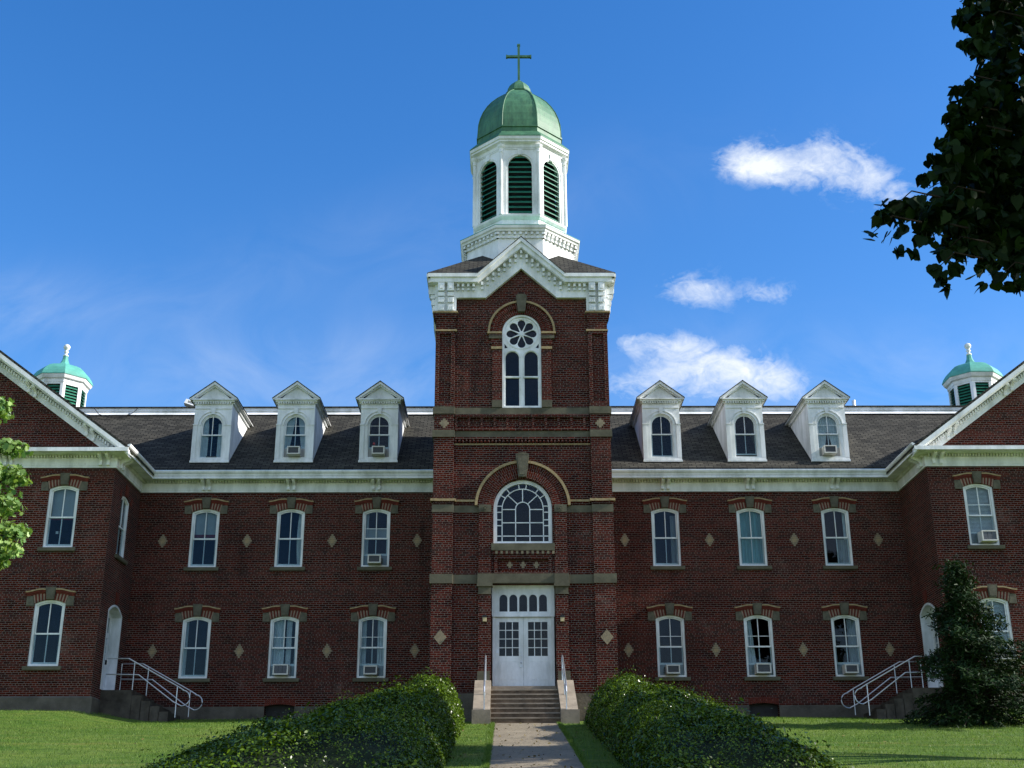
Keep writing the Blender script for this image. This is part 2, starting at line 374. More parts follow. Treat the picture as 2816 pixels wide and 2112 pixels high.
def build_split(mb, name, m, parent, gap=.004):
    """one object per cluster of touching pieces"""
    par = list(range(len(mb.v)))
    def find(a):
        while par[a] != a: par[a] = par[par[a]]; a = par[a]
        return a
    for f in mb.f:
        for k in f[1:]: par[find(k)] = find(f[0])
    comp = {}
    for i in range(len(mb.v)): comp.setdefault(find(i), []).append(i)
    keys = list(comp); V = np.array(mb.v); lo = [V[comp[k]].min(0)-gap for k in keys]; hi = [V[comp[k]].max(0)+gap for k in keys]
    lo, hi = np.array(lo), np.array(hi); grp = [-1]*len(keys); g_ = 0
    for i in range(len(keys)):
        if grp[i] >= 0: continue
        st = [i]; grp[i] = g_
        while st:
            a = st.pop()
            for b in np.where(((lo <= hi[a]) & (hi >= lo[a])).all(1))[0]:
                if grp[b] < 0: grp[b] = g_; st.append(b)
        g_ += 1
    own = {find(k): grp[n] for n, k in enumerate(keys)}; outs = []
    for q in range(g_):
        nb = MB(); mp_ = {}
        for f, u in zip(mb.f, mb.uv):
            if own[find(f[0])] != q: continue
            for k in f:
                if k not in mp_: mp_[k] = len(nb.v); nb.v.append(mb.v[k])
            nb.f.append([mp_[k] for k in f]); nb.uv.append(u)
        outs.append(nb.build(name, m, parent))
    return outs
def place(me, name, parent, loc=(0, 0, 0), rz=0, sx=1):
    o = bpy.data.objects.new(name, me); C.objects.link(o); o.parent = parent; o.location = loc; o.rotation_euler = (0, 0, rz)
    if sx != 1: o.scale = (sx, 1, 1)
    return o
def tag(o, label, cat, group=None, kind=None):
    o['label'] = label; o['category'] = cat
    if group: o['group'] = group
    if kind: o['kind'] = kind
    return o
def empty(name, loc=(0, 0, 0), rz=0):
    o = bpy.data.objects.new(name, None); C.objects.link(o); o.location = loc; o.rotation_euler = (0, 0, rz); return o
def arc(cx, cz, r, a0, a1, n, rz=None):
    rz = rz or r
    return [(cx+r*math.cos(a0+(a1-a0)*i/n), cz+rz*math.sin(a0+(a1-a0)*i/n)) for i in range(n+1)]
PI = math.pi
def archpoly(w, z0, zs, rise, n=14, cx=0):
    """rectangle from z0 to zs with an arch of given rise; counter-clockwise"""
    h = w/2
    if abs(rise-h) < 1e-3: top = arc(cx, zs, h, 0, PI, n)
    else:
        top = [(cx+h-w*i/n, zs+rise*(1-((h-w*i/n)/h)**2)) for i in range(n+1)]
    return [(cx-h, z0), (cx+h, z0)] + top
def rect(x0, x1, z0, z1): return [(x0, z0), (x1, z0), (x1, z1), (x0, z1)]

def gh(x, y):
    """ground height"""
    ys = [-400, -120, -60, -43.7, -30, -19.8, -7.7, -3.3, 0, 40, 400]
    zs = [-30, -12, -7, -4.9, -3.15, -1.9, 0, .50, .86, .9, -6]
    z = float(np.interp(y, ys, zs)); a = abs(x)
    s = min(1, max(0, (a-12)/2)); s = s*s*(3-2*s)
    z += s*.30*math.exp(-((y+3.3)/3.2)**2)
    if a > 2.5: z += .05*math.sin(x*.55+1)*math.sin(y*.4)*min(1, (a-2.5)/3)*(1 if y < -1.5 else 0)
    return z
# ================================================================== THE SETTING
xs_ = sorted(set([-400, -250, -150, -100, -70, -50] + [i*1.0 for i in range(-40, 41)] + [50, 70, 100, 150, 250, 400]))
ys_ = sorted(set([-400, -120, -80, -60, -50, -7.7, -3.3, 0, -19.8] + [-46+i*.8 for i in range(62)] + [10, 20, 40, 80, 200, 400]))
g = MB(); nx = len(xs_)
g.add([(x, y, gh(x, y)) for y in ys_ for x in xs_], [(j*nx+i, j*nx+i+1, (j+1)*nx+i+1, (j+1)*nx+i) for j in range(len(ys_)-1) for i in range(nx-1)])
tag(g.build('lawn', LAWN, None, True), 'mown green lawn sloping up to the brick building', 'lawn', kind='structure')
pth = MB(); yp = [y for y in ys_ if -60 <= y < -7.6]
pv = []
for y in yp:
    for x in (-.88, .88): pv.append((x, y, gh(x, y)+.012))
pth.add(pv, [(2*i, 2*i+1, 2*i+3, 2*i+2) for i in range(len(yp)-1)])
tag(pth.build('path', PATH), 'weathered concrete path leading to the front steps', 'path', kind='structure')

# ================================================================== THE BUILDING
BLD = empty('brick_building'); tag(BLD, 'long red brick college building with central domed clock-tower-like belfry, dormers and gabled ends', 'building')
BLD['label'] = 'long two-storey red brick building with a central green-domed tower and gabled end pavilions'
XI, XC, XO, DP = 13.63, 18.80, 23.97, 3.13      # pavilion inner wall, centre, outer wall, projection
WX = [5.15, 8.20, 11.23]; SILL = (2.22, 6.05); WW, WH, RISE = .99, 2.0, .12
def whole(xc, z0, w=WW, rise=RISE, h=WH): return archpoly(w, z0, z0+h, rise, 10, xc)
bw = lambda xc: archpoly(1.02, .80, 1.30, .06, 8, xc)
for s in (-1, 1):
    lo, hi = sorted((s*2.80, s*XI))
    m = MB(); holes = [whole(s*x, z) for x in WX for z in SILL] + [bw(s*8.2)]
    m.plate(rect(lo, hi, 0, 9.3), holes, 0, .32); m.build('wall', BRICK, BLD)
    m = MB()                                             # plinth course with the basement opening left open
    m.plate(rect(min(s*2.9, s*7.69), max(s*2.9, s*7.69), -.2, 1.28), [], -.07, -.001)
    m.plate(rect(min(s*8.71, s*(XI-.002)), max(s*8.71, s*(XI-.002)), -.2, 1.28), [], -.07, -.001)
    m.plate(rect(s*8.2-.51, s*8.2+.51, -.2, .80), [], -.05, -.001); m.build('plinth', PLINTH, BLD)
    m = MB(); m.box(s*8.2-.5, s*8.2+.5, .2, .23, .80, 1.36); m.build('basement_window', DARK, BLD)
    m = MB()
    for i in range(15):
        x = -.49+.07*i; zz = 1.30+.06*(1-(x/.51)**2)
        m.box(s*8.2+x-.026, s*8.2+x+.026, -.014, .05, zz, zz+.20)
    m.build('basement_arch', REDM, BLD)
    # pavilion: front wall with gable, inner side wall, outer wall
    m = MB(); out = [(s*XI, -.1), (s*XO, -.1), (s*XO, 9.4), (s*XC, 13.1), (s*XI, 9.4)]
    pw = [s*15.25, s*18.8, s*22.35]
    m.plate(out, [whole(x, z) for x in pw for z in SILL], -DP, -DP+.32); m.build('wall', BRICK, BLD)
    T = Matrix.Translation((s*XI, 0, 0)) @ Matrix.Rotation(-s*PI/2, 4, 'Z')   # local x -> along Y ; local y -> into the pavilion
    # local frame for the inner wall: x_local = distance from Y=0 toward the viewer, y_local into the wall
    def TW(s):
        return Matrix(((0, s, 0, s*XI), (-1, 0, 0, 0), (0, 0, 1, 0), (0, 0, 0, 1)))
    T = TW(s)
    m = MB(); m.plate(rect(.001, DP-.321 if False else DP-.001, -.1, 9.4), [archpoly(1.55, 1.62, 4.20, .26, 10, 1.47)]+([whole(1.62, SILL[1])] if s < 0 else []), 0.002, .32, T); m.build('wall', BRICK, BLD)
    m = MB(); m.box(min(s*XO, s*(XO-.3)), max(s*XO, s*(XO-.3)), -DP+.33, 12, -.1, 9.4); m.build('wall', BRICK, BLD)
    m = MB(); m.sweep([(.001, -.2), (.09, -.2), (.09, 1.24), (.03, 1.30), (.001, 1.30)], [(s*XI, -2.35), (s*XI, -DP), (s*XO, -DP), (s*XO, 12)], side=s); build_split(m, 'plinth', PLINTH, BLD)
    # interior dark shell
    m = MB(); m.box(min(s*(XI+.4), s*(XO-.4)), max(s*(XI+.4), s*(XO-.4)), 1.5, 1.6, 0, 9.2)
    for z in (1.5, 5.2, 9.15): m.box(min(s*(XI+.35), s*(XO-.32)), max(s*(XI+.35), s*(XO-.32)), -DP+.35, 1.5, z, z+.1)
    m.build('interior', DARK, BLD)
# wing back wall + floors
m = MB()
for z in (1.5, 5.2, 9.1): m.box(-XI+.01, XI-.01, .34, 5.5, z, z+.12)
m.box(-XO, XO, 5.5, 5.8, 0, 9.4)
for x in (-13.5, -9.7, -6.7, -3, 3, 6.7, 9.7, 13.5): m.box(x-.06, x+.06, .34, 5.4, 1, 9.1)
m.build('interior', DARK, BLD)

# ---- main roof (shingles), white ridge band and flat top
m = MB()
RZ = lambda y: 9.96+.8*y
for s in (-1, 1):
    vx = lambda y: s*(13.08+(RZ(y)-9.3)/.73)
    a, b = -.56, 4.0
    vs = [(0, a, RZ(a)), (vx(a), a, RZ(a)), (vx(b), b, RZ(b)), (0, b, RZ(b))]
    vs += [(x, y, z-.06) for x, y, z in vs]
    f = [(0, 1, 2, 3), (4, 7, 6, 5), (0, 4, 5, 1), (2, 6, 7, 3)]
    if s < 0: f = [t_[::-1] for t_ in f]
    m.add(vs, f)
build_split(m, 'roof', SHING, BLD)
m = MB(); m.box(-18.4, 18.4, 3.93, 4.6, 13.10, 13.30); m.box(-18.4, 18.4, 3.89, 4.6, 13.22, 13.34); m.add([(-18.4, 3.74, 13.02), (18.4, 3.74, 13.02), (18.4, 3.93, 13.19), (-18.4, 3.93, 13.19)], [(0, 1, 2, 3)]); m.build('ridge_board', WHITE, BLD)
m = MB(); m.box(-18.3, 18.3, 3.85, 9.8, 13.342, 13.40); m.build('roof', SHING, BLD)
m = MB()
for s in (-1, 1):                                       # pavilion gable roofs
    e, k, t_ = 13.06, .73, .09
    zt = lambda x: 9.33+k*(x-e)
    for q in (1, -1):
        xe = XC-q*(XC-e)
        vs = [(s*xe, -DP-.62, 9.33), (s*XC, -DP-.62, zt(XC)), (s*XC, 11, zt(XC)), (s*xe, 11, 9.33)]
        vs += [(x, y, z-t_) for x, y, z in vs]
        f = [(0, 1, 2, 3), (4, 7, 6, 5), (0, 4, 5, 1), (2, 6, 7, 3), (0, 3, 7, 4)]
        if s*q > 0: f = [u_[::-1] for u_ in f]
        m.add(vs, f)
m.build('roof', SHING, BLD)
# ---- eaves: frieze, soffit, gutter
fr = MB(); sf = MB(); gu = MB(); dn = MB()
for s in (-1, 1):
    fr.sweep([(.001, 8.77), (.05, 8.77), (.05, 8.84), (.065, 8.84), (.065, 9.10), (.001, 9.10)], [(s*2.88, 0), (s*XI, 0), (s*XI, -DP), (s*XO, -DP), (s*XO, 6)], side=s)
    sf.sweep([(.001, 9.19), (.50, 9.19), (.50, 9.15), (.53, 9.15), (.53, 9.235), (.001, 9.235)], [(s*2.88, 0), (s*XI, 0), (s*XI, -DP-.52)], side=s)
    gu.sweep([(.50, 9.24), (.54, 9.24), (.56, 9.31), (.60, 9.35), (.62, 9.40), (.62, 9.43), (.58, 9.43), (.50, 9.40)], [(s*2.88, 0), (s*XI, 0), (s*XI, -DP-.60)], side=s)
    fr.sweep([(.001, 9.10), (.02, 9.10), (.02, 9.188), (.001, 9.188)], [(s*2.88, 0), (s*XI, 0), (s*XI, -DP), (s*XO, -DP)], side=s)
    n = int((XI-2.95)/.1)
    for i in range(n):
        x = 2.95+.1*i; dn.box(min(s*x, s*(x+.055)), max(s*x, s*(x+.055)), -.150, -.021, 9.102, 9.187)
    for i in range(30):
        y = -.15-.1*i; dn.box(min(s*(XI-.150), s*(XI-.021)), max(s*(XI-.150), s*(XI-.021)), y-.055, y, 9.105, 9.186)
    for i in range(100):
        x = XI+.05+.1*i; dn.box(min(s*x, s*(x+.055)), max(s*x, s*(x+.055)), -DP-.150, -DP-.021, 9.102, 9.187)
    # horizontal cornice shelf across the gable
    sf.box(min(s*(XI-.53), s*(XO+.53)), max(s*(XI-.53), s*(XO+.53)), -DP-.60, -DP-.001, 9.192, 9.23)
    gu.box(min(s*(XI-.56), s*(XO+.56)), max(s*(XI-.56), s*(XO+.56)), -DP-.66, -DP-.56, 9.17, 9.30)
    # raking cornice
    for q in (1, -1):
        xa = XC-q*(XC-13.06); ex = lambda x: s*x
        def band(dz0, dz1, y0, y1, mb, x_in=0.0, clip=None):
            x0 = xa+q*x_in
            pts = [(x0, 9.33+.73*x_in-dz0), (XC, zt(XC)-dz0), (XC, zt(XC)-dz1), (x0, 9.33+.73*x_in-dz1)]
            pts = [(s*a_, b_) for a_, b_ in pts]
            if sum(pts[i][0]*pts[(i+1) % 4][1]-pts[(i+1) % 4][0]*pts[i][1] for i in range(4)) < 0: pts = pts[::-1]
            mb.plate(pts, [], y0, y1)
        zt = lambda x: 9.33+.73*(x-13.06)
        band(.10, .26, -DP-.62, -DP-.50, gu); band(.14, .30, -DP-.52, -DP-.44, gu)
        band(.27, .31, -DP-.50, -DP-.001, sf, .08)
        band(.31, .69, -DP-.065, -DP-.002, fr, .72)
        for i in range(56):
            x = .75+.092*i+.1
            if 13.06+x > XC-.06: break
            X0 = s*(xa+q*x); Z0 = 9.33+.73*x
            dn.box(X0-.027, X0+.027, -DP-.19, -DP-.066, Z0-.46, Z0-.35)
build_split(fr, 'frieze', WHITE, BLD); build_split(sf, 'soffit', WHITE, BLD); build_split(gu, 'gutter', WHITE, BLD); build_split(dn, 'dentil_course', WHITE, BLD, .04)
def bracket_mesh(d=.34, h=.36, w=.095):
    m = MB(); pr = [(0, 0), (-.07, 0), (-.085, -.0), (-.10, .04), (-.07, .10), (-.09, .16), (-.17, .20), (-.25, .23), (-d, .28), (-d, h), (0, h)]
    # profile in YZ, extruded in X
    vs = [(-w/2, y, z) for y, z in pr]+[(w/2, y, z) for y, z in pr]; n = len(pr)
    m.add(vs, [tuple(range(n)), tuple(range(n, 2*n))[::-1]]+[(i, n+i, n+(i+1) % n, (i+1) % n) for i in range(n)])
    m.box(-w/2-.012, w/2+.012, -d-.012, -.002, h-.05, h-.004)
    return m.mesh('bracket', WHITE)
BR = bracket_mesh()
for s in (-1, 1):
    for x in WX:
        for d in (-.10, .11): place(BR, 'bracket', BLD, (s*(x+.04)+d, -.066, 8.83))
    for x in (13.85, 14.10): place(BR, 'bracket', BLD, (s*x, -DP-.066, 8.83))
    for x in (20.2, 20.4, 17.1, 17.3): place(BR, 'bracket', BLD, (s*x, -DP-.066, 8.83))
    for y in (-DP+.25, -DP+.5): place(BR, 'bracket', BLD, (s*(XI-.066), y, 8.83), rz=-s*PI/2)
    for x in (14.45, 14.70, 16.6, 16.85): place(BR, 'bracket', BLD, (s*x, -DP-.066, 9.33+.73*(x-13.06)-.66))

# ---- windows
def hoodz(x):
    t_ = min(1, max(0, (.78-abs(x))/.48)); return 2.345+.085*(t_*t_*(3-2*t_))
def seg(x): return WH+RISE*(1-(x/(WW/2))**2)
def lintel_meshes():
    st = MB(); st.plate([(-.12, 2.125), (.12, 2.125), (.165, 2.53), (-.165, 2.53)], [], -.10, .02)
    st.plate([(-.105, 2.17), (.105, 2.17), (.14, 2.49), (-.14, 2.49)], [], -.112, -.09)
    for s in (-1, 1):
        p = [(s*.505, 1.93), (s*.76, 1.93), (s*.76, 2.25), (s*.60, 2.235), (s*.56, 2.22)]
        st.plate(p if s > 0 else p[::-1], [], -.045, .02)
    cr_ = MB(); rd = MB(); ab = MB(); ac = MB()
    for s in (-1, 1):
        for (mb, a, b, y, x1) in ((cr_, 0, .045, -.115, .80), (rd, -.062, 0, -.085, .785), (rd, -.115, -.06, -.055, .77)):
            top = [(s*x, hoodz(x)+b) for x in np.linspace(.165, x1, 12)]; bot = [(s*x, hoodz(x)+a) for x in np.linspace(x1, .165, 12)]
            p = top+bot; mb.plate(p[::-1] if s > 0 else p, [], y, .01)
        for i in range(8):
            x0, x1 = .13+.047*i, .13+.047*(i+1)-.006
            k = 1.13
            p = [(s*x0, seg(x0)), (s*x1, seg(min(x1, .494))), (s*x1*k, hoodz(x1*k)-.115), (s*x0*k, hoodz(x0*k)-.115)]
            (ab if i % 2 == 0 else ac).plate(p if s > 0 else p[::-1], [], -.03-.004*(i % 2), .01)
    return st.mesh('stone_lintel', KEY), cr_.mesh('cream_moulding', CREAM), rd.mesh('red_moulding', REDM), ab.mesh('arch_bricks', REDM), ac.mesh('arch_bricks', TANB2)
TANB2 = simple('buff_brick', (.26, .18, .13), .9, .2, 8, .3)
LM = lintel_meshes()
m = MB(); m.box(-.61, .61, -.10, .12, -.10, 0); m.box(-.60, .60, -.085, -.02, -.125, -.10); SILLM = m.mesh('sill', STONE)
def win_frame():
    m = MB(); m.plate(archpoly(WW, 0, WH, RISE, 12), [archpoly(WW-.15, .075, WH-.05, RISE-.01, 12)], .035, .15)
    m.box(-.46, .46, .0, .04, 0.005, .06)
    return m.mesh('window', WHITE)
WF = win_frame()
def sash_mesh(z0, lift, storm):
    m = MB(); w = WW-.16
    up = archpoly(w, 1.02, WH-.055, RISE-.01, 12)
    c = RISE*.6
    lt = [(-w/2+.04, 1.07), (-.014, 1.07), (-.014, WH+c-.02)]+[(x, WH-.095+(RISE-.01)*(1-(x/(w/2))**2)) for x in np.linspace(-.03, -w/2+.04, 6)]
    rt = [(-x, z) for x, z in lt][::-1]
    m.plate(up, [lt, rt], .075, .11)
    b = .075+lift
    m.plate(rect(-w/2, w/2, b, 1.062), [rect(-w/2+.04, -.014, b+.07, 1.022), rect(.014, w/2-.04, b+.07, 1.022)], .112, .145)
    if storm:
        m.box(-w/2, w/2, .06, .074, 1.39, 1.41)
    return m.mesh('sash', WHITE)
SASH = {(l, st): sash_mesh(0, l, st) for l in (0, .36) for st in (0, 1)}
m = MB(); m.plate(archpoly(WW-.17, .09, WH-.06, RISE-.01, 8), [], .108, .1115); PANE = m.mesh('pane', GLASS)
m = MB(); m.box(-.41, .41, .12, .14, .08, .43); FILLM = m.mesh('filler_board', FILL)
def drape(x0, x1, z0, z1, y=.22, waves=6, amp=.02, taper=None):
    m = MB(); nx_, nz_ = waves*6, 8; vs = []
    for j in range(nz_+1):
        v = j/nz_; z = z0+(z1-z0)*v
        a, b = (x0, x1) if taper is None else taper(v)
        for i in range(nx_+1):
            u = i/nx_; vs.append((a+(b-a)*u, y+amp*math.sin(u*waves*2*PI+.4*math.sin(v*3)), z))
    m.add(vs, [(j*(nx_+1)+i, j*(nx_+1)+i+1, (j+1)*(nx_+1)+i+1, (j+1)*(nx_+1)+i) for j in range(nz_) for i in range(nx_)])
    return m
def blind(x0, x1, z0, z1, y=.2, slat=0):
    m = MB()
    if not slat: m.box(x0, x1, y, y+.01, z0, z1)
    else:
        z = z0
        while z < z1: m.box(x0, x1, y-.012, y+.012, z, z+.004); m.box(x0, x1, y-.002, y+.002, z, z+.034); z += .045
    return m
def window(x, y, z, rz=0, ac=False, storm=False, extras=(), lint=True, sill=True, mirror=False):
    o = place(WF, 'window', BLD, (x, y, z), rz)
    l = .36 if ac else 0
    place(SASH[(l, 1 if storm else 0)], 'sash', o); place(PANE, 'pane', o)
    if sill: place(SILLM, 'sill', o)
    if ac: place(FILLM, 'filler_board', o)
    if lint:
        for me in LM: place(me, me.name.split('.')[0], o)
    for nm, mb, mt in extras: mb.build(nm, mt, o)
    return o
# air conditioners
def ac_mesh(w=.50, h=.33, d=.34, style=0):
    b = MB(); b.plate(rect(-w/2, w/2, 0, h), [rect(-w/2+.045, w/2-.045, .045, h-.04)], -d, .10)
    b.box(-w/2+.01, w/2-.01, -d+.05, .09, .01, h-.01)
    g_ = MB()
    if style == 0:
        for i in range(9): g_.box(-w/2+.046, w/2-.046, -d+.02, -d+.04, .05+i*.026, .05+i*.026+.017)
    else:
        for i in range(3):
            a = -w/2+.05+i*(w-.1)/3; g_.box(a+.004, a+(w-.1)/3-.006, -d+.012, -d+.04, .05, h-.045)
    g_.box(-w/2+.044, w/2-.044, -d+.045, -d+.049, .046, h-.042)
    return b.mesh('casing', ACB), g_.mesh('grille', ACG)
ACM = [ac_mesh(), ac_mesh(.52, .35, .30, 1), ac_mesh(.46, .30, .30, 0)]
def air(x, y, z, label, st=0, rz=0):
    o = empty('air_conditioner', (x, y, z), rz); tag(o, label, 'air conditioner', 'window air conditioners')
    place(ACM[st][0], 'casing', o); place(ACM[st][1], 'grille', o); return o
cw = .40
shade = lambda z0: [('blind', blind(-cw, cw, z0+.10, 2.1, .19), CURT_G), ('blind_hem', blind(-cw, cw, z0, z0+.095, .188), CURT_R)]
up, dnz = SILL[1], SILL[0]
# upper floor, left to right
window(-15.25, -DP, up, extras=shade(.98)+[('sill_items', blind(-.38, .36, .09, .13, .2), CREAM), ('hanging_ornament', MB().box(-.18, -.10, .2, .22, .52, .60), CURT)])
window(-11.23, 0, up, extras=shade(1.13))
window(-8.20, 0, up, extras=[('curtain', drape(.22, .41, .1, 2.1, waves=3, taper=lambda v: (.28-.12*(1-v)*v*2, .41)), CURT)])
window(-5.15, 0, up, ac=True, storm=True, extras=[('blind', blind(-.30, cw, 1.08, 1.42, .19), CURT_G), ('curtain', drape(-.41, -.28, .4, 2.1, waves=2), CURT)])
window(5.15, 0, up, extras=[('curtain', drape(.20, .40, .1, 1.9, .26, 3, .02), CURT_G)])
window(8.20, 0, up, extras=[('curtain', drape(-.41, .41, .1, 2.1, .19, 7, .02), CURT_T)])
window(11.23, 0, up, extras=[('curtain', drape(.05, .41, .1, 1.02, .24, 4, .02), CURT_G), ('curtain', drape(.30, .41, 1.0, 2.1, .22, 1, .02), CURT)])
window(15.25, -DP, up, ac=True, storm=True, extras=[('blind', blind(-.41, .41, .4, 2.1, .19, 1), CURT)])
for x in (18.8, 22.35):
    for s in (-1, 1):
        for z in SILL: window(s*x, -DP, z)
# ground floor
window(-15.25, -DP, dnz)
window(-11.23, 0, dnz, extras=[('curtain', drape(-.41, -.32, .1, 2.1, waves=2), CURT)])
window(-8.20, 0, dnz, ac=True, storm=True, extras=[('curtain', drape(-.41, -.02, .4, 2.1, waves=5), CURT), ('curtain', drape(.06, .24, .4, 2.1, waves=3), CURT)])
window(-5.15, 0, dnz, ac=True, storm=True, extras=[('curtain', drape(-.41, -.22, .4, 2.1, waves=3), CURT), ('curtain', drape(.16, .41, .4, 2.1, waves=3), CURT)])
window(5.15, 0, dnz, ac=True, storm=True)
window(8.20, 0, dnz, ac=True, storm=True, extras=[('curtain', drape(-.41, -.15, .4, 2.1, waves=3, taper=lambda v: (-.41, -.10-.12*v)), CURT)])
window(11.23, 0, dnz, ac=True, storm=True, extras=[('curtain', drape(.10, .41, .4, 2.1, waves=4), CURT_G), ('curtain', drape(-.41, -.33, .4, 2.1, waves=2), CURT)])
window(15.25, -DP, dnz, ac=True, storm=True, extras=[('blind', blind(-.41, .41, .4, 2.1, .19, 1), CURT)])
# windows and doors in the inner pavilion walls
for s in (-1, 1):
    T = Matrix(((0, s, 0, s*XI), (-1, 0, 0, 0), (0, 0, 1, 0), (0, 0, 0, 1)))
    if s < 0:
        o = window(s*XI, -1.62, up, rz=-s*PI/2, lint=False)
        lt = MB(); lt.plate([(-.13, 2.125), (.13, 2.125), (.17, 2.50), (-.17, 2.50)], [], -.03, .01)
        for q in (-1, 1):
            p = [(q*.505, 1.95), (q*.70, 1.95), (q*.70, 2.20), (q*.58, 2.2)]; lt.plate(p if q > 0 else p[::-1], [], -.02, .01)
        lt.build('stone_lintel', REDM, o)
    # side door, deep white reveal
    d = empty('side_door', (s*XI, -1.47, 1.62), -s*PI/2); d.parent = BLD
    m = MB(); m.plate(archpoly(1.55, 0, 2.58, .26, 10), [archpoly(1.41, .02, 2.53, .24, 10)], -.012, .40); m.build('frame', DOORW, d)
    m = MB(); m.plate(archpoly(1.41, .02, 2.53, .24, 10), [rect(-.58, -.03, 2.0, 2.5), rect(.03, .58, 2.0, 2.5), *[rect(-.52+.27*i, -.30+.27*i, 1.05+.27*j, 1.28+.27*j) for i in range(4) for j in range(3)]], .33, .38)
    for x in (-.5, .03): m.box(x, x+.45, .32, .335, .15, .85)
    m.build('door', DOORW, d)
    m = MB(); m.box(-.68, .68, .345, .355, 1.0, 2.52); m.build('pane', GLASS, d)
    m = MB(); m.box(.50, .54, .27, .33, .95, 1.10); m.build('handle', BLACKM, d)
    m = MB(); m.plate([(-.12, 2.86), (.12, 2.86), (.16, 3.25), (-.16, 3.25)], [], -.03, .0)
    m.build('keystone', REDM, d)

# ---- diamonds of light brick
def diamond():
    m = MB(); wd = [.075, .16, .245, .33, .245, .16, .075]
    for i, w_ in enumerate(wd): m.box(-w_/2, w_/2, -.012, .01, -.237+i*.0677, -.237+(i+1)*.0677-.003)
    c = MB(); c.box(-.05, .05, -.016, -.011, -.09, -.045); c.box(-.08, .08, -.016, -.011, -.03, .015); c.box(-.05, .05, -.016, -.011, .035, .08)
    return m.mesh('brick_diamond', TANB), c.mesh('diamond_centre', CREAM)
DM, DC = diamond()
for s in (-1, 1):
    for x in (3.68, 6.69, 9.70, 12.68):
        for z in (7.01, 3.15):
            o = place(DM, 'brick_diamond', BLD, (s*x, 0, z)); place(DC, 'diamond_centre', o)

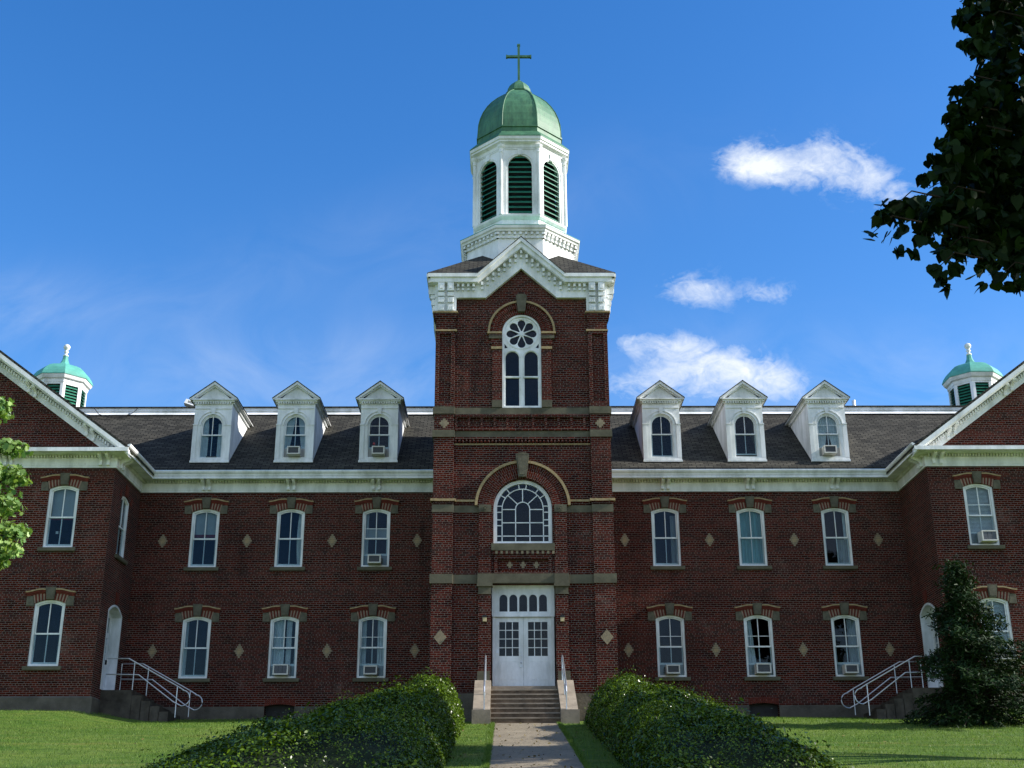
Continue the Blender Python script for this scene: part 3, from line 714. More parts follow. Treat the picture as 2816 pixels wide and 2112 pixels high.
# ---- dormers
def dormer(xc, extras, ac=False, opened=False):
    d = empty('dormer', (xc, -.15, 9.86)); d.parent = BLD
    H, W2 = 2.34, .68; ww = .84; zb, zs = .17, 1.40        # window opening
    rr = ww/2
    m = MB(); m.plate([(-W2, 0), (W2, 0), (W2, H), (0, H+.62), (-W2, H)], [archpoly(ww, zb, zs, rr, 16)], 0, .12)
    for s in (-1, 1):                                     # cheeks follow the roof slope
        y1 = (H)/.8+.15
        p = [(0.0, -.02), (y1, H-.02), (0.0, H)]
        xx = (s*W2, s*(W2-.08)); x0, x1 = min(xx), max(xx)
        m.add([(x0, a+.12, b) for a, b in p]+[(x1, a+.12, b) for a, b in p], [(0, 1, 2), (5, 4, 3), (0, 3, 4, 1), (1, 4, 5, 2), (2, 5, 3, 0)])
        m.box(min(xx)-.012 if s < 0 else s*(W2-.14), s*(W2-.14) if s < 0 else max(xx)+.012, -.03, .02, .12, 1.42)
        m.box(min(s*W2+.02*s, s*(W2-.15)), max(s*W2+.02*s, s*(W2-.15)), -.05, .02, 1.40, 1.45)
        m.box(min(s*.10, s*(W2-.02)), max(s*.10, s*(W2-.02)), -.035, .0, H-.30, H-.27)
    m.ring(0, zs, rr+.10, rr+.13, .1, PI/2-.12, 14, -.045, .0); m.ring(0, zs, rr+.10, rr+.13, PI/2+.12, PI-.1, 14, -.045, .0)
    m.ring(0, zs, rr+.005, rr+.05, 0, PI, 20, -.03, .0)
    m.plate([(-.05, zs+rr+.0), (.05, zs+rr+.0), (.085, H-.28), (-.085, H-.28)], [], -.06, .0)
    m.box(-W2-.03, W2+.03, -.06, .02, -.02, .055); m.box(-W2-.01, W2+.01, -.03, .02, .055, .13)
    m.build('casing', WHITE, d)
    # cornice + pediment
    m = MB(); m.box(-.76, .76, -.11, .0, H-.055, H); m.box(-.80, .80, -.17, .0, H, H+.05)
    for i in range(15): m.box(-.67+.09*i, -.62+.09*i, -.095, -.001, H-.125, H-.056)
    k = .66/.87; AP = H+.05+.84*k
    for s in (-1, 1):
        pts = [(s*.87, H+.02), (s*.87, H+.06), (0, H+.06+.87*k), (0, H+.06+.87*k-.12), (s*.80, H+.02)]
        m.plate(pts if s > 0 else pts[::-1], [], -.17, -.06)
        pts = [(s*.76, H+.05), (s*.72, H+.05), (0, H+.05+.72*k-.06), (0, H+.05+.76*k)]
        m.plate(pts[::-1] if s > 0 else pts, [], -.10, -.002)
        # eave moulding running back to the roof
        yb = (H+.05)/.8+.05
        m.box(min(s*.68, s*.86), max(s*.68, s*.86), -.05, yb-.05, H-.0, H+.035); m.box(min(s*.83, s*.865), max(s*.83, s*.865), -.05, yb, H+.0, H+.075)
        m.box(min(s*.68, s*.75), max(s*.68, s*.75), 0, yb-.2, H-.10, H-.002)
    m.build('pediment', WHITE, d)
    m = MB(); Hr = H+.075; ap = Hr+.88*k
    for s in (-1, 1):
        yb, ya = Hr/.8+.15, ap/.8+.15
        vs = [(s*.885, -.19, Hr), (0, -.19, ap), (0, ya, ap), (s*.885, yb, Hr)]; vs += [(x, y, z-.035) for x, y, z in vs]
        f = [(0, 1, 2, 3), (4, 7, 6, 5), (0, 4, 5, 1), (0, 3, 7, 4)]
        m.add(vs, f if s < 0 else [q[::-1] for q in f])
    m.build('roof', SHING, d)
    # sash window
    m = MB(); lift = .33 if ac else 0
    m.plate(archpoly(ww, zb, zs, rr, 16), [archpoly(ww-.08, zb+.03, zs, rr-.04, 16)], .03, .10)
    r2 = rr-.045; mid = 1.03
    def half(s, r, z0):
        p = [(s*.013, z0), (s*r, z0)]+[(s*r*math.cos(a), zs+r*math.sin(a)) for a in np.linspace(0, PI/2-.035, 9)]
        return p if s > 0 else p[::-1]
    m.plate(archpoly(2*r2, mid, zs, r2, 16), [half(1, r2-.035, mid+.04), half(-1, r2-.035, mid+.04)], .05, .08)
    b = zb+.035+lift+(.06 if opened else 0)
    m.plate(rect(-r2, r2, b, mid+.03), [rect(-r2+.035, -.013, b+.05, mid-.005), rect(.013, r2-.035, b+.05, mid-.005)], .082, .108)
    if ac: m.box(-r2, r2, .045, .055, zs-.02, zs-.005)
    m.build('sash', WHITE, d)
    m = MB(); m.plate(archpoly(2*r2, b, zs, r2, 12), [], .0805, .0815); m.build('pane', GLASS, d)
    if ac:
        m = MB(); m.box(-r2, r2, .085, .10, zb+.03, b+.01); m.build('filler_board', FILL, d)
    for nm, mb, mt in extras: mb.build(nm, mt, d)
ty = .13
def pleat(x0, x1, z0, z1, waves, taper=None): return drape(x0, x1, z0, z1, ty, waves, .012, taper)
dormer(-11.23, [('curtain', pleat(-.37, -.12, .28, 1.78, 5, lambda v: (-.37, -.14-.16*max(0, v-.7))), CURT), ('curtain', pleat(.2, .37, .25, 1.5, 3), CURT), ('window_fan', MB().box(-.16, .22, .08, .1, .205, .25), BLACKM)])
dormer(-8.20, [('curtain', pleat(-.37, 0, .5, 1.78, 7, lambda v: (-.37, -.10+.08*min(1, v*1.1)-.10*(1-v))), CURT), ('curtain', pleat(0, .37, .5, 1.78, 6, lambda v: (.22-.14*v, .37)), CURT)], ac=True)
dormer(-5.15, [('hanging_ornament', MB().oct([(.68, .02), (.70, .05), (.76, .05), (.78, .02)], -.18, ty, 8).box(-.2, -.16, ty, ty+.02, .62, .67), REDBIT)], ac=True)
dormer(5.15, []); dormer(8.20, [], opened=True)
dormer(11.23, [('curtain', pleat(-.37, .37, 1.15, 1.80, 9), CURT), ('curtain', pleat(-.37, -.02, .5, 1.15, 5, lambda v: (-.37, -.14+.12*v)), CURT), ('curtain', pleat(.02, .37, .5, 1.15, 5, lambda v: (.14-.12*v, .37)), CURT)], ac=True)

# ================================================================== TOWER
TY, TC, TH = -4.72, -1.84, 2.88
def TT(k): return Matrix.Translation((0, TC, 0)) @ Matrix.Rotation(k*PI/2, 4, 'Z')     # side frames: front is y=-TH
W = TH-.12                                             # wall plane recessed behind the corner piers
# front wall
m = MB()
dh = rect(-1.0, 1.0, 1.20, 4.52)
ah = archpoly(1.88, 5.79, 6.975, .94, 24)
uh = archpoly(1.31, 10.37, 13.05, .655, 20)
gab = [(-2.3, 0), (2.3, 0), (2.3, 14.6), (1.5, 14.7), (0, 15.95), (-1.5, 14.7), (-2.3, 14.6)]
m.plate(gab, [dh, ah, uh], -W, -W+.30, TT(0)); m.build('wall', BRICK, BLD)
m = MB()
for k in (1, 2, 3): m.plate(gab, [archpoly(1.31, 10.37, 13.05, .655, 20)] if k != 2 else [], -W, -W+.30, TT(k))
m.build('wall', BRICK, BLD)
# corner piers: plain lower stage, panelled upper stage
m = MB()
for k in range(4):
    T = TT(k)
    for s in (-1, 1):
        m.box(min(s*2.23, s*2.872), max(s*2.23, s*2.872), -TH, -TH+.3, 0, 10.13, T)
        x0, x1 = sorted((s*2.23, s*2.872))
        m.plate(rect(x0, x1, 10.30, 13.66), [rect(x0+.13, x1-.13, 10.56, 12.95)], -TH, -TH+.08, T); m.box(x0+.06, x1-.06, -TH+.079, -TH+.28, 10.3, 13.6, T)
        # stepped brick capital
        m.box(x0-.02, x1+.02, -TH-.025, -TH+.2, 13.46, 13.53, T); m.box(x0-.035, x1+.035, -TH-.05, -TH+.2, 13.53, 13.60, T); m.box(x0-.05, x1+.05, -TH-.075, -TH+.2, 13.60, 13.70, T)
build_split(m, 'corner_pier', BRICK, BLD)
m = MB(); cr_ = MB()
for k in range(4):
    T = TT(k)
    for s in (-1, 1):
        x0, x1 = sorted((s*2.17, s*2.90)); x0b, x1b = sorted((s*2.15, s*2.96))
        cr_.box(x0b+.0, x1b, -TH-.11, -TH+.2, 13.70, 13.76, T)
        cr_.box(x0, x1+.001, -TH-.022, -TH+.1, 13.06, 13.12, T)
        cr_.box(x0b, x1b, -TH-.055, -TH+.1, 7.17, 7.25, T)
        for i in range(9): m.box(x0+.03+i*.078, x0+.03+i*.078+.045, -TH-.035, -TH+.02, 7.09, 7.168, T)
# stone belts: slabs right through, piers proud
b = MB()
for z0, z1, e in ((4.52, 4.82, .05), (6.81, 7.06, .015), (9.32, 9.56, .05), (10.12, 10.37, .045)):
    for k in range(4):
        T = TT(k)
        b.box(2.21, TH+e, -TH-e, -2.21, z0, z1, T)
        if (z0, k) == (4.52, 0):
            for s in (-1, 1): b.box(min(s*1.43, s*2.212), max(s*1.43, s*2.212), -W-.05, -W+.1, z0+.01, z1-.005, T)
        elif z0 == 6.81 and k == 0:
            for s in (-1, 1): b.box(min(s*1.40, s*2.212), max(s*1.40, s*2.212), -W-.02, -W+.1, z0+.01, z1-.005, T)
        else: b.box(-2.212, 2.212, -W-.05, -W+.2, z0+.008, z1-.008, T)
build_split(b, 'stone_belt', STONE, BLD)
# cream string + brick dentils beside the large arch
cr_.box(-2.16, -1.53, -W-.045-0, -W+.05, 7.175, 7.245, TT(0)); cr_.box(1.53, 2.16, -W-.045, -W+.05, 7.175, 7.245, TT(0))
for s in (-1, 1):
    for i in range(8): m.box(min(s*(1.56+.08*i), s*(1.605+.08*i)), max(s*(1.56+.08*i), s*(1.605+.08*i)), -W-.028, -W+.01, 7.09, 7.172, TT(0))
# brick relief frieze between the two upper belts, dentil rows below
for k in range(4):
    T = TT(k)
    m.box(-2.2, 2.2, -W-.10, -W+.02, 9.56, 9.66, T); m.box(-2.2, 2.2, -W-.10, -W+.02, 10.00, 10.12, T)
    for i in range(11): m.box(-2.2+.42*i, -2.2+.42*i+.075, -W-.10, -W+.02, 9.658, 10.002, T)
    for i in range(55): m.box(-2.18+.08*i, -2.18+.08*i+.04, -W-.13, -W-.08, 10.02, 10.09, T)
    for i in range(37): m.box(-2.2+.12*i, -2.2+.12*i+.06, -W-.11, -W+.01, 9.15, 9.27, T)
    m.box(-2.2, 2.2, -W-.115, -W+.01, 9.262, 9.32, T)
    cr_.box(-2.215, 2.215, -W-.045, -W+.01, 9.085, 9.125, T)
    for i in range(55): m.box(-2.18+.08*i, -2.18+.08*i+.055, -W-.018, -W+.01, 8.98, 9.08, T)
# arch rings
T = TT(0)
rg = MB()
rg.ring(0, 7.0, .945, 1.20, 0, PI, 40, -W-.10, -W+.01, T); rg.ring(0, 7.0, 1.20, 1.45, 0, PI, 44, -W-.06, -W+.01, T)
cr_.ring(0, 7.0, 1.45, 1.535, .03, PI-.03, 44, -W-.12, -W+.01, T)
for (r0, r1, yo) in ((.66, .86, .05), (.86, 1.06, .09)): rg.ring(0, 13.05, r0, r1, 0, PI, 34, -W-yo, -W+.01, T)
for i in range(30):
    a = PI*(i+.5)/30; rr = 1.03
    Tm = T @ Matrix.Translation((rr*math.cos(a), 0, 13.05+rr*math.sin(a))) @ Matrix.Rotation(-a, 4, 'Y')
    m.box(-.03, .03, -W-.11, -W-.08, -.025, .025, Tm)
cr_.ring(0, 13.05, 1.065, 1.135, 0, PI, 36, -W-.14, -W+.01, T)
for k in (1, 3): rg.ring(0, 13.05, .66, 1.06, 0, PI, 30, -W-.06, -W+.01, TT(k)); cr_.ring(0, 13.05, 1.065, 1.135, 0, PI, 30, -W-.1, -W+.01, TT(k))
build_split(rg, 'arch', BRICK_ARCH, BLD)
# keystones
ks = MB()
ks.plate([(-.13, 7.96), (.13, 7.96), (.215, 8.70), (-.215, 8.70)], [], -W-.22, -W, T); ks.plate(arc(0, 8.695, .215, 0, PI, 10, .075), [], -W-.22, -W, T)
ks.plate([(-.09, 8.03), (.09, 8.03), (.165, 8.62), (-.165, 8.62)], [], -W-.235, -W-.2, T)
ks.plate([(-.12, 13.76), (.12, 13.76), (.185, 14.35), (-.185, 14.35)], [], -W-.20, -W, T); ks.plate(arc(0, 14.345, .185, 0, PI, 10, .05), [], -W-.20, -W, T)
build_split(ks, 'keystone', KEY, BLD)
# jamb piers beside the door and large window
jp = MB(); st = MB()
for s in (-1, 1):
    def bx(mb, a, c, y0, y1, z0, z1): mb.box(min(s*a, s*c), max(s*a, s*c), y0, y1, z0, z1, T)
    bx(jp, 1.005, 1.40, -TH, -W+.15, 1.1, 4.19); bx(jp, 1.005, 1.40, -TH, -W+.15, 4.83, 6.81)
    bx(jp, .945, 1.004, -W-.06, -W+.15, 4.83, 6.98)
    bx(st, .99, 1.42, -TH-.03, -W+.1, 4.18, 4.22); bx(st, 1.0, 1.405, -TH-.02, -W+.1, 4.22, 4.42); bx(st, .96, 1.45, -TH-.09, -W+.1, 4.42, 4.515); bx(st, .98, 1.43, -TH-.07, -W+.1, 4.515, 4.825)
    bx(st, 1.005, 1.405, -TH-.02, -W+.1, 6.812, 7.055)
    st.ring(s*1.205, 6.93, .055, .085, 0, 2*PI, 18, -TH-.04, -TH-.01, T); st.oct([(0, .04), (.03, .03)], 0, 0, 12, T=T @ Matrix.Translation((s*1.205, -TH-.02, 6.93)) @ Matrix.Rotation(PI/2, 4, 'X'))
    # upper window flanking pilasters
    bx(jp, .66, .985, -W-.07, -W+.05, 10.61, 12.43); bx(jp, .66, 1.0, -W-.09, -W+.05, 12.52, 12.60); bx(jp, .66, 1.03, -W-.11, -W+.05, 12.60, 12.80)
    bx(st, .657, .99, -W-.085, -W+.05, 10.372, 10.612)
    bx(cr_, .655, 1.02, -W-.10, -W+.05, 12.43, 12.52); bx(st, .655, 1.10, -W-.14, -W+.05, 12.80, 12.90); bx(jp, .66, 1.09, -W-.13, -W+.05, 12.90, 12.97); bx(cr_, .655, 1.15, -W-.16, -W+.05, 12.97, 13.04)
st.box(-.98, .98, -TH-.03, -W+.1, 4.53, 4.83, T)            # door lintel
st.box(-1.0, 1.0, -TH-.04, -W+.1, 5.57, 5.79, T)            # sill of the large window
st.box(-1.42, -1.04, -TH-.05, -TH+.05, 1.34, 1.82, T); st.box(1.04, 1.42, -TH-.05, -TH+.05, 1.34, 1.82, T)
build_split(st, 'stone_trim', STONE, BLD); build_split(jp, 'brick_jamb', BRICK, BLD)
# panel under the large window: dentils and three small light crosses
m.box(-.92, -.80, -W-.10, -W, 4.83, 5.44, T); m.box(.80, .92, -W-.10, -W, 4.83, 5.44, T); m.box(-.80, .80, -W-.10, -W, 5.30, 5.44, T); m.box(-.80, .80, -W-.10, -W, 4.83, 4.93, T)
for i in range(12): cr2 = m.box(-.96+.163*i, -.96+.163*i+.08, -TH-.015, -W, 5.445, 5.565, T)
build_split(m, 'brick_relief', BRICK, BLD, .06)
m = MB()
for i in range(12): m.box(-.875+.163*i, -.875+.163*i+.075, -TH-.01, -W, 5.46, 5.565, T)
for x in (-.42, 0, .42): m.box(x-.09, x+.09, -W-.018, -W, 5.095, 5.16, T); m.box(x-.045, x+.045, -W-.016, -W, 5.03, 5.225, T)
for s in (-1, 1): m.box(s*2.55-.15, s*2.55+.15, -TH-.012, -TH, 9.76, 9.84, T); m.box(s*2.55-.10, s*2.55+.10, -TH-.014, -TH, 9.70, 9.90, T); m.box(s*2.55-.045, s*2.55+.045, -TH-.016, -TH, 9.64, 9.96, T)
build_split(m, 'brick_cross', TANB, BLD, .03)
for s in (-1, 1):
    m = MB(); m.plate([(0, -.24), (.20, 0), (0, .24), (-.20, 0)], [], -.015, .02); o = m.build('stone_diamond', TANB, BLD); o.location = (s*2.57, TY, 2.85)
build_split(cr_, 'cream_moulding', CREAM, BLD)
# tower plinth
m = MB()
for s in (-1, 1):
    m.box(min(s*1.0, s*2.93), max(s*1.0, s*2.93), TY-.06, TY+.3, -.2, 1.16); m.box(min(s*2.6, s*2.93), max(s*2.6, s*2.93), TY+.3, -.08, -.2, 1.161)
m.build('plinth', PLINTH, BLD)
# tower interior
m = MB(); m.box(-2.4, 2.4, .3, .4, 0, 14); m.box(-2.4, 2.4, -4.3, .3, 4.55, 4.75); m.box(-2.4, 2.4, -4.3, .3, 9.3, 9.5); m.box(-2.4, 2.4, -4.3, .3, 14.0, 14.1)
m.build('interior', DARK, BLD)
m = MB(); m.box(-.75, .75, -.4, .2, 10.2, 10.25)

# large arched window
def bars(mb, segs, w, y0, y1, T=None):
    for (x0, z0, x1, z1) in segs:
        d = Vector((x1-x0, z1-z0)).normalized(); nx_, nz_ = -d.y*w/2, d.x*w/2
        p = [(x0-nx_, z0-nz_), (x1-nx_, z1-nz_), (x1+nx_, z1+nz_), (x0+nx_, z0+nz_)]; mb.plate(p, [], y0, y1, T)
wn = empty('arched_window', (0, TY+.18, 0)); wn.parent = BLD
m = MB(); m.plate(archpoly(1.87, 5.79, 6.975, .935, 28), [archpoly(1.64, 5.90, 6.975, .82, 28)], 0, .12)
m.box(-.93, .93, -.04, .0, 5.792, 5.85)
cz = 6.965
m.ring(0, cz, .645, .675, 0, PI, 30, .03, .07); m.ring(0, cz, .212, .242, 0, PI, 18, .028, .068)
S_ = []
for s in (-1, 1):
    S_ += [(s*.66, 5.9, s*.66, cz), (s*.227, 5.9, s*.227, cz), (s*.227*.72, cz+.227*.72, s*.66*.72, cz+.66*.69)]
    S_ += [(s*.24, 6.95, s*.65, 6.95)]
    for z in (7.06, 6.86, 6.61, 6.42): S_.append((s*.66, z, s*.82, z))
    for a in (33, 52, 81): S_.append((s*.67*math.cos(R(a)), cz+.67*math.sin(R(a)), s*.82*math.cos(R(a)), cz+.82*math.sin(R(a))))
S_ += [(0, cz+.23, 0, cz+.65), (-.65, 6.515, .65, 6.515), (-.82, 6.08, .82, 6.08)]
bars(m, S_, .03, .032, .066); m.build('frame', WHITE, wn)
m = MB(); m.plate(archpoly(1.66, 5.88, 6.975, .83, 24), [], .05, .052); m.build('pane', GLASS, wn)
# upper window with rosette
wn = empty('rosette_window', (0, TY+.17, 0)); wn.parent = BLD
zc = 13.03
def petal(a):
    pts = []
    for i in range(9):
        t_ = -PI/2-.25+(PI+.5)*i/8; pts.append((.375+.134*math.cos(t_), .134*math.sin(t_)))
    pts.append((.10, .018)); pts.append((.10, -.018)); c, s = math.cos(a), math.sin(a)
    return [(x*c-z*s, zc+x*s+z*c) for x, z in pts]
m = MB(); cut = [petal(R(45*i)) for i in range(8)]
for s in (-1, 1):
    cx = s*.315
    cut.append([(cx-.225, 11.50), (cx+.225, 11.50)]+arc(cx, 12.16, .225, 0, PI, 12)); cut.append(rect(cx-.225, cx+.225, 10.46, 11.44))
    tri = [(s*.575, 12.50), (s*.575, 12.68), (s*.46, 12.52)]; cut.append(tri)
m.plate(archpoly(1.30, 10.36, 13.05, .65, 26), cut, 0, .05)
m.plate(archpoly(1.30, 10.36, 13.05, .65, 26), [archpoly(1.17, 10.43, 13.05, .585, 26)], -.06, .0)
m.ring(0, zc, .525, .56, 0, 2*PI, 36, -.02, .0); m.ring(0, zc, 0.0, .07, 0, 2*PI, 12, -.025, .0)
m.box(-.035, .035, -.05, 0, 10.4, 12.3); m.box(-.55, .55, -.03, .0, 11.445, 11.495)
for s in (-1, 1): m.ring(s*.315, 12.16, .245, .275, 0, PI, 16, -.03, .0)
m.build('frame', WHITE, wn)
m = MB(); m.plate(archpoly(1.2, 10.42, 13.05, .6, 24), [], .055, .058); m.build('pane', GLASS, wn)
for k in (1, 3):
    o = MB().plate(archpoly(1.30, 10.37, 13.05, .65, 20), [archpoly(1.1, 10.5, 13.05, .55, 20)], -W+.05, -W+.1, TT(k)).box(-.04, .04, -W+.05, -W+.1, 10.4, 13.6, TT(k)).build('window', WHITE, BLD)
    MB().plate(archpoly(1.2, 10.42, 13.05, .6, 20), [], -W+.07, -W+.075, TT(k)).build('pane', GLASS, o)
# front doors with transom
dr = empty('front_entrance', (0, TY+.34, 0)); dr.parent = BLD
m = MB(); lit = [[(x-.125, 3.70), (x+.125, 3.70)]+arc(x, 4.11, .125, 0, PI, 8) for x in (-.62, -.31, 0, .31, .62)]
m.plate(rect(-.96, .96, 3.53, 4.52), lit, 0, .08)
m.plate([(-.96, 1.36), (-.88, 1.36), (-.88, 3.53), (.88, 3.53), (.88, 1.36), (.96, 1.36), (.96, 3.56), (-.96, 3.56)], [], -.02, .1)
m.plate(rect(-.98, .98, 3.56, 4.52), [rect(-.86, .86, 3.64, 4.44)], -.04, -.001); m.box(-.97, .97, -.06, 0, 3.53, 3.575)
m.build('frame', DOORW, dr)
m = MB(); m.box(-.85, .85, .04, .045, 3.66, 4.30); m.build('pane', GLASS, dr)
for s in (-1, 1):
    d = MB(); lites = []
    x0, x1 = (.145, .755)
    for i in range(3):
        for j in range(4): a = x0+i*(x1-x0+.02)/3; c = 2.33+j*.268; lites.append(rect(a, a+.186, c, c+.245))
    d.plate(rect(.003, .878, 1.385, 3.525), lites, .02, .065)
    for a in (.16, .50):
        d.plate(rect(a, a+.26, 1.58, 2.18), [rect(a+.02, a+.24, 1.60, 2.16)], .012, .0201); d.plate(rect(a+.045, a+.215, 1.625, 2.135), [], .010, .0201)
    me = d.mesh('door', DOORW); o = place(me, 'door', dr, sx=s)
    q = MB(); q.box(.13, .78, .04, .044, 2.31, 3.42); place(q.mesh('pane', GLASS), 'door_pane', dr, sx=s)
m = MB(); m.tube([(-.075, -.0, 2.10), (-.075, -.06, 2.14), (-.075, -.06, 2.30), (-.075, 0, 2.34)], .012, 8); m.oct([(0, .022), (.03, .022)], 0, 0, 10, T=Matrix.Translation((-.075, .02, 2.44)) @ Matrix.Rotation(PI/2, 4, 'X')); m.box(-.10, -.05, -.0, .02, 1.98, 2.07)
m.build('handle', METAL, dr); m = MB(); m.box(-.845, -.775, -.0, .02, 2.42, 2.50); m.build('lock_plate', METAL, dr)
m = MB(); m.box(-.98, .98, -.30, .12, 1.26, 1.384); m.build('threshold', CONC, dr)

# ---- tower cornice, four sides
K = .90
crn = MB(); frz = MB(); mdl = MB(); rf = MB()
def zg(x): return 16.42-K*abs(x)
for k in range(4):
    T = TT(k); E = .30
    # crown: follows eave and gable
    for (dz0, dz1, y0, y1, xo) in ((.0, .13, -TH-E-.03, -TH-E+.1, 3.16), (.13, .30, -TH-E+.03, -TH-E+.14, 3.08)):
        zt_ = 15.06
        for s in (-1, 1):
            xsp = (16.42-zt_)/K
            p = [(s*xo, zt_-dz0), (s*xsp, zt_-dz0), (0, 16.42-dz0), (0, 16.42-dz1*1.15), (s*xsp-.02*s, zt_-dz1), (s*xo, zt_-dz1)]
            crn.plate(p[::-1] if s > 0 else p, [], y0, y1, T)
    # soffit
    for s in (-1, 1):
        p = [(s*3.1, 14.80), (s*1.50, 14.80), (0, 16.13), (0, 16.05), (s*1.47, 14.75), (s*3.1, 14.75)]
        frz.plate([(x_, z_+.005*(k % 2)) for x_, z_ in (p[::-1] if s > 0 else p)], [], -TH-E+.05, -W, T)
        p = [(s*2.93, 14.76), (s*1.46, 14.76), (0, 16.06), (0, 15.38), (s*1.21, 14.28), (s*2.93, 14.28)]
        frz.plate(p[::-1] if s > 0 else p, [], -TH-.035, -W+.05, T)
        # corner console blocks
        for x in (2.28, 2.60):
            x0, x1 = sorted((s*x, s*(x+.22)))
            frz.box(x0, x1, -TH-.12, -TH, 13.77, 14.02, T); frz.box(x0, x1, -TH-.16, -TH, 14.05, 14.25, T); frz.box(x0, x1, -TH-.20, -TH, 14.28, 14.42, T); frz.box(x0, x1, -TH-.26, -TH, 14.45, 14.74, T)
            frz.box(x0+.06, x1-.06, -TH-.285, -TH-.2, 14.52, 14.68, T)
            for j in range(3): frz.box(x0+.03+.065*j, x0+.06+.065*j, -TH-.18, -TH-.15, 14.07, 14.22, T); frz.box(x0+.03+.065*j, x0+.06+.065*j, -TH-.14, -TH-.11, 13.80, 13.95, T)
        x0, x1 = sorted((s*2.20, s*2.89)); frz.box(x0, x1, -TH-.04, -TH+.1, 13.762, 14.3, T)
        for x in (1.62, 1.80, 1.98, 2.14):
            mdl.box(s*x-.04, s*x+.04, -TH-.19, -TH-.036, 14.63, 14.74, T); mdl.box(s*x-.04, s*x+.04, -TH-.12, -TH-.036, 14.52, 14.60, T)
        for i in range(8):
            x = .19*i
            if i == 0 and s < 0: continue
            z = 16.05-K*x; mdl.box(s*x-.04, s*x+.04, -TH-.19, -TH-.036, z-.17, z-.05, T); mdl.box(s*x-.04, s*x+.04, -TH-.12, -TH-.036, z-.30, z-.20, T)
    # roofs: pyramid face + gable roof over each side
    e = 3.19
    pz_ = lambda v: 15.085+.837*(e-v)
    for s in (-1, 1):
        q = [(s*1.48, -e, 15.085), (s*e, -e, 15.085), (s*.6, -.6, pz_(.6)), (0, -.6, pz_(.6)), (0, -1.55, pz_(1.55))]
        rf.add(q, [tuple(range(5)) if s > 0 else tuple(range(5))[::-1]], T=T)
    for s in (-1, 1):
        a = (0, -e-.03, 16.46); b_ = (s*1.50, -e-.03, 15.07); c = (s*1.50, -1.0, 15.07); d_ = (0, -1.0, 16.46)
        vs = [a, b_, c, d_]; vs += [(x, y, z-.03) for x, y, z in vs]
        f = [(0, 1, 2, 3), (4, 7, 6, 5), (0, 4, 5, 1)]
        rf.add(vs, f if s > 0 else [q[::-1] for q in f], T=T)
    for s in (-1, 1): rf.box(min(s*1.52, s*(e-.004)), max(s*1.52, s*(e-.004)), -e, -e+.3, 15.062, 15.084, T)
    frz.box(2.60, 3.085, -3.085, -2.60, 14.763, 14.79, T)
build_split(crn, 'cornice', WHITE, BLD); build_split(frz, 'frieze', WHITE, BLD); build_split(mdl, 'modillion_course', WHITE, BLD, .06); rf.build('roof', SHING, BLD)

# ---- octagonal drum, belfry and dome
dr_ = MB(); dr_.oct([(15.0, 1.92), (17.02, 1.92)], 0, TC); dr_.oct([(17.02, 1.96), (17.26, 1.98)], 0, TC)
dr_.oct([(17.24, 2.08), (17.30, 2.10), (17.34, 2.15), (17.43, 2.17)], 0, TC)
dr_.oct([(17.6, 1.60), (17.93, 1.60), (17.95, 1.64), (18.02, 1.70), (18.09, 1.72)], 0, TC)
BF = dr_.build('belfry_drum', WHITE, BLD)
m = MB(); m.oct([(17.432, 2.18), (17.45, 2.18), (17.74, 1.62)], 0, TC); m.build('copper_flashing', COPPER_L, BF)
m = MB()
for k in range(8):
    T = Matrix.Translation((0, TC, 0)) @ Matrix.Rotation(k*PI/4, 4, 'Z')
    for i in range(9):
        x = -.80+.2*i-.045; m.box(x, x+.09, -2.06, -1.93, 17.13, 17.22, T); m.box(x+.005, x+.085, -2.01, -1.91, 17.0, 17.07, T)
m.build('dentil_course', WHITE, BF)
LN = MB(); LV = []
APO = 1.64; HW = APO*math.tan(PI/8)
for k in range(8):
    T = Matrix.Translation((0, TC, 0)) @ Matrix.Rotation(k*PI/4, 4, 'Z')
    LN.plate(rect(-HW, HW, 18.1, 20.98), [archpoly(.86, 18.16, 20.12, .43, 18)], -APO, -APO+.10, T)
    LN.ring(0, 20.12, .49, .52, .1, PI/2-.13, 12, -APO-.025, -APO, T); LN.ring(0, 20.12, .49, .52, PI/2+.13, PI-.1, 12, -APO-.025, -APO, T)
    LN.plate([(-.07, 20.56), (.07, 20.56), (.10, 20.82), (-.10, 20.82)], [], -APO-.05, -APO, T)
    for s in (-1, 1):
        LN.box(min(s*.10, s*.55), max(s*.10, s*.55), -APO-.02, -APO, 20.80, 20.83, T); LN.box(min(s*.50, s*.62), max(s*.50, s*.62), -APO-.03, -APO+.0, 18.1, 20.30, T)
    a = PI/8+k*PI/4-PI/2; cx, cy_ = (APO+.03)/math.cos(PI/8)*math.cos(a), (APO+.03)/math.cos(PI/8)*math.sin(a)
    LN.oct([(18.1, .07), (20.62, .065), (20.66, .085), (20.70, .07), (20.80, .075), (20.86, .11), (20.94, .13)], cx, TC+cy_, 12)
    lv = MB()
    for i in range(12):
        z = 18.2+.205*i; hw = .42 if z < 20.1 else math.sqrt(max(.01, .43**2-(z-20.12+.05)**2))
        if z > 20.48: break
        lv.add([(-hw, -APO+.02, z), (hw, -APO+.02, z), (hw, -APO+.13, z+.115), (-hw, -APO+.13, z+.115), (-hw, -APO+.02, z+.02), (hw, -APO+.02, z+.02), (hw, -APO+.13, z+.135), (-hw, -APO+.13, z+.135)],
               [(0, 3, 2, 1), (4, 5, 6, 7), (0, 1, 5, 4), (1, 2, 6, 5), (2, 3, 7, 6), (3, 0, 4, 7)], T=T)
    LV.append(lv)
LN.oct([(20.86, 1.66), (20.98, 1.68), (21.02, 1.74), (21.05, 1.80), (21.12, 1.80), (21.14, 1.84), (21.25, 1.86)], 0, TC)
BEL = LN.build('belfry', WHITE, BLD)
for lv in LV: lv.build('louvre', LOUV, BEL)
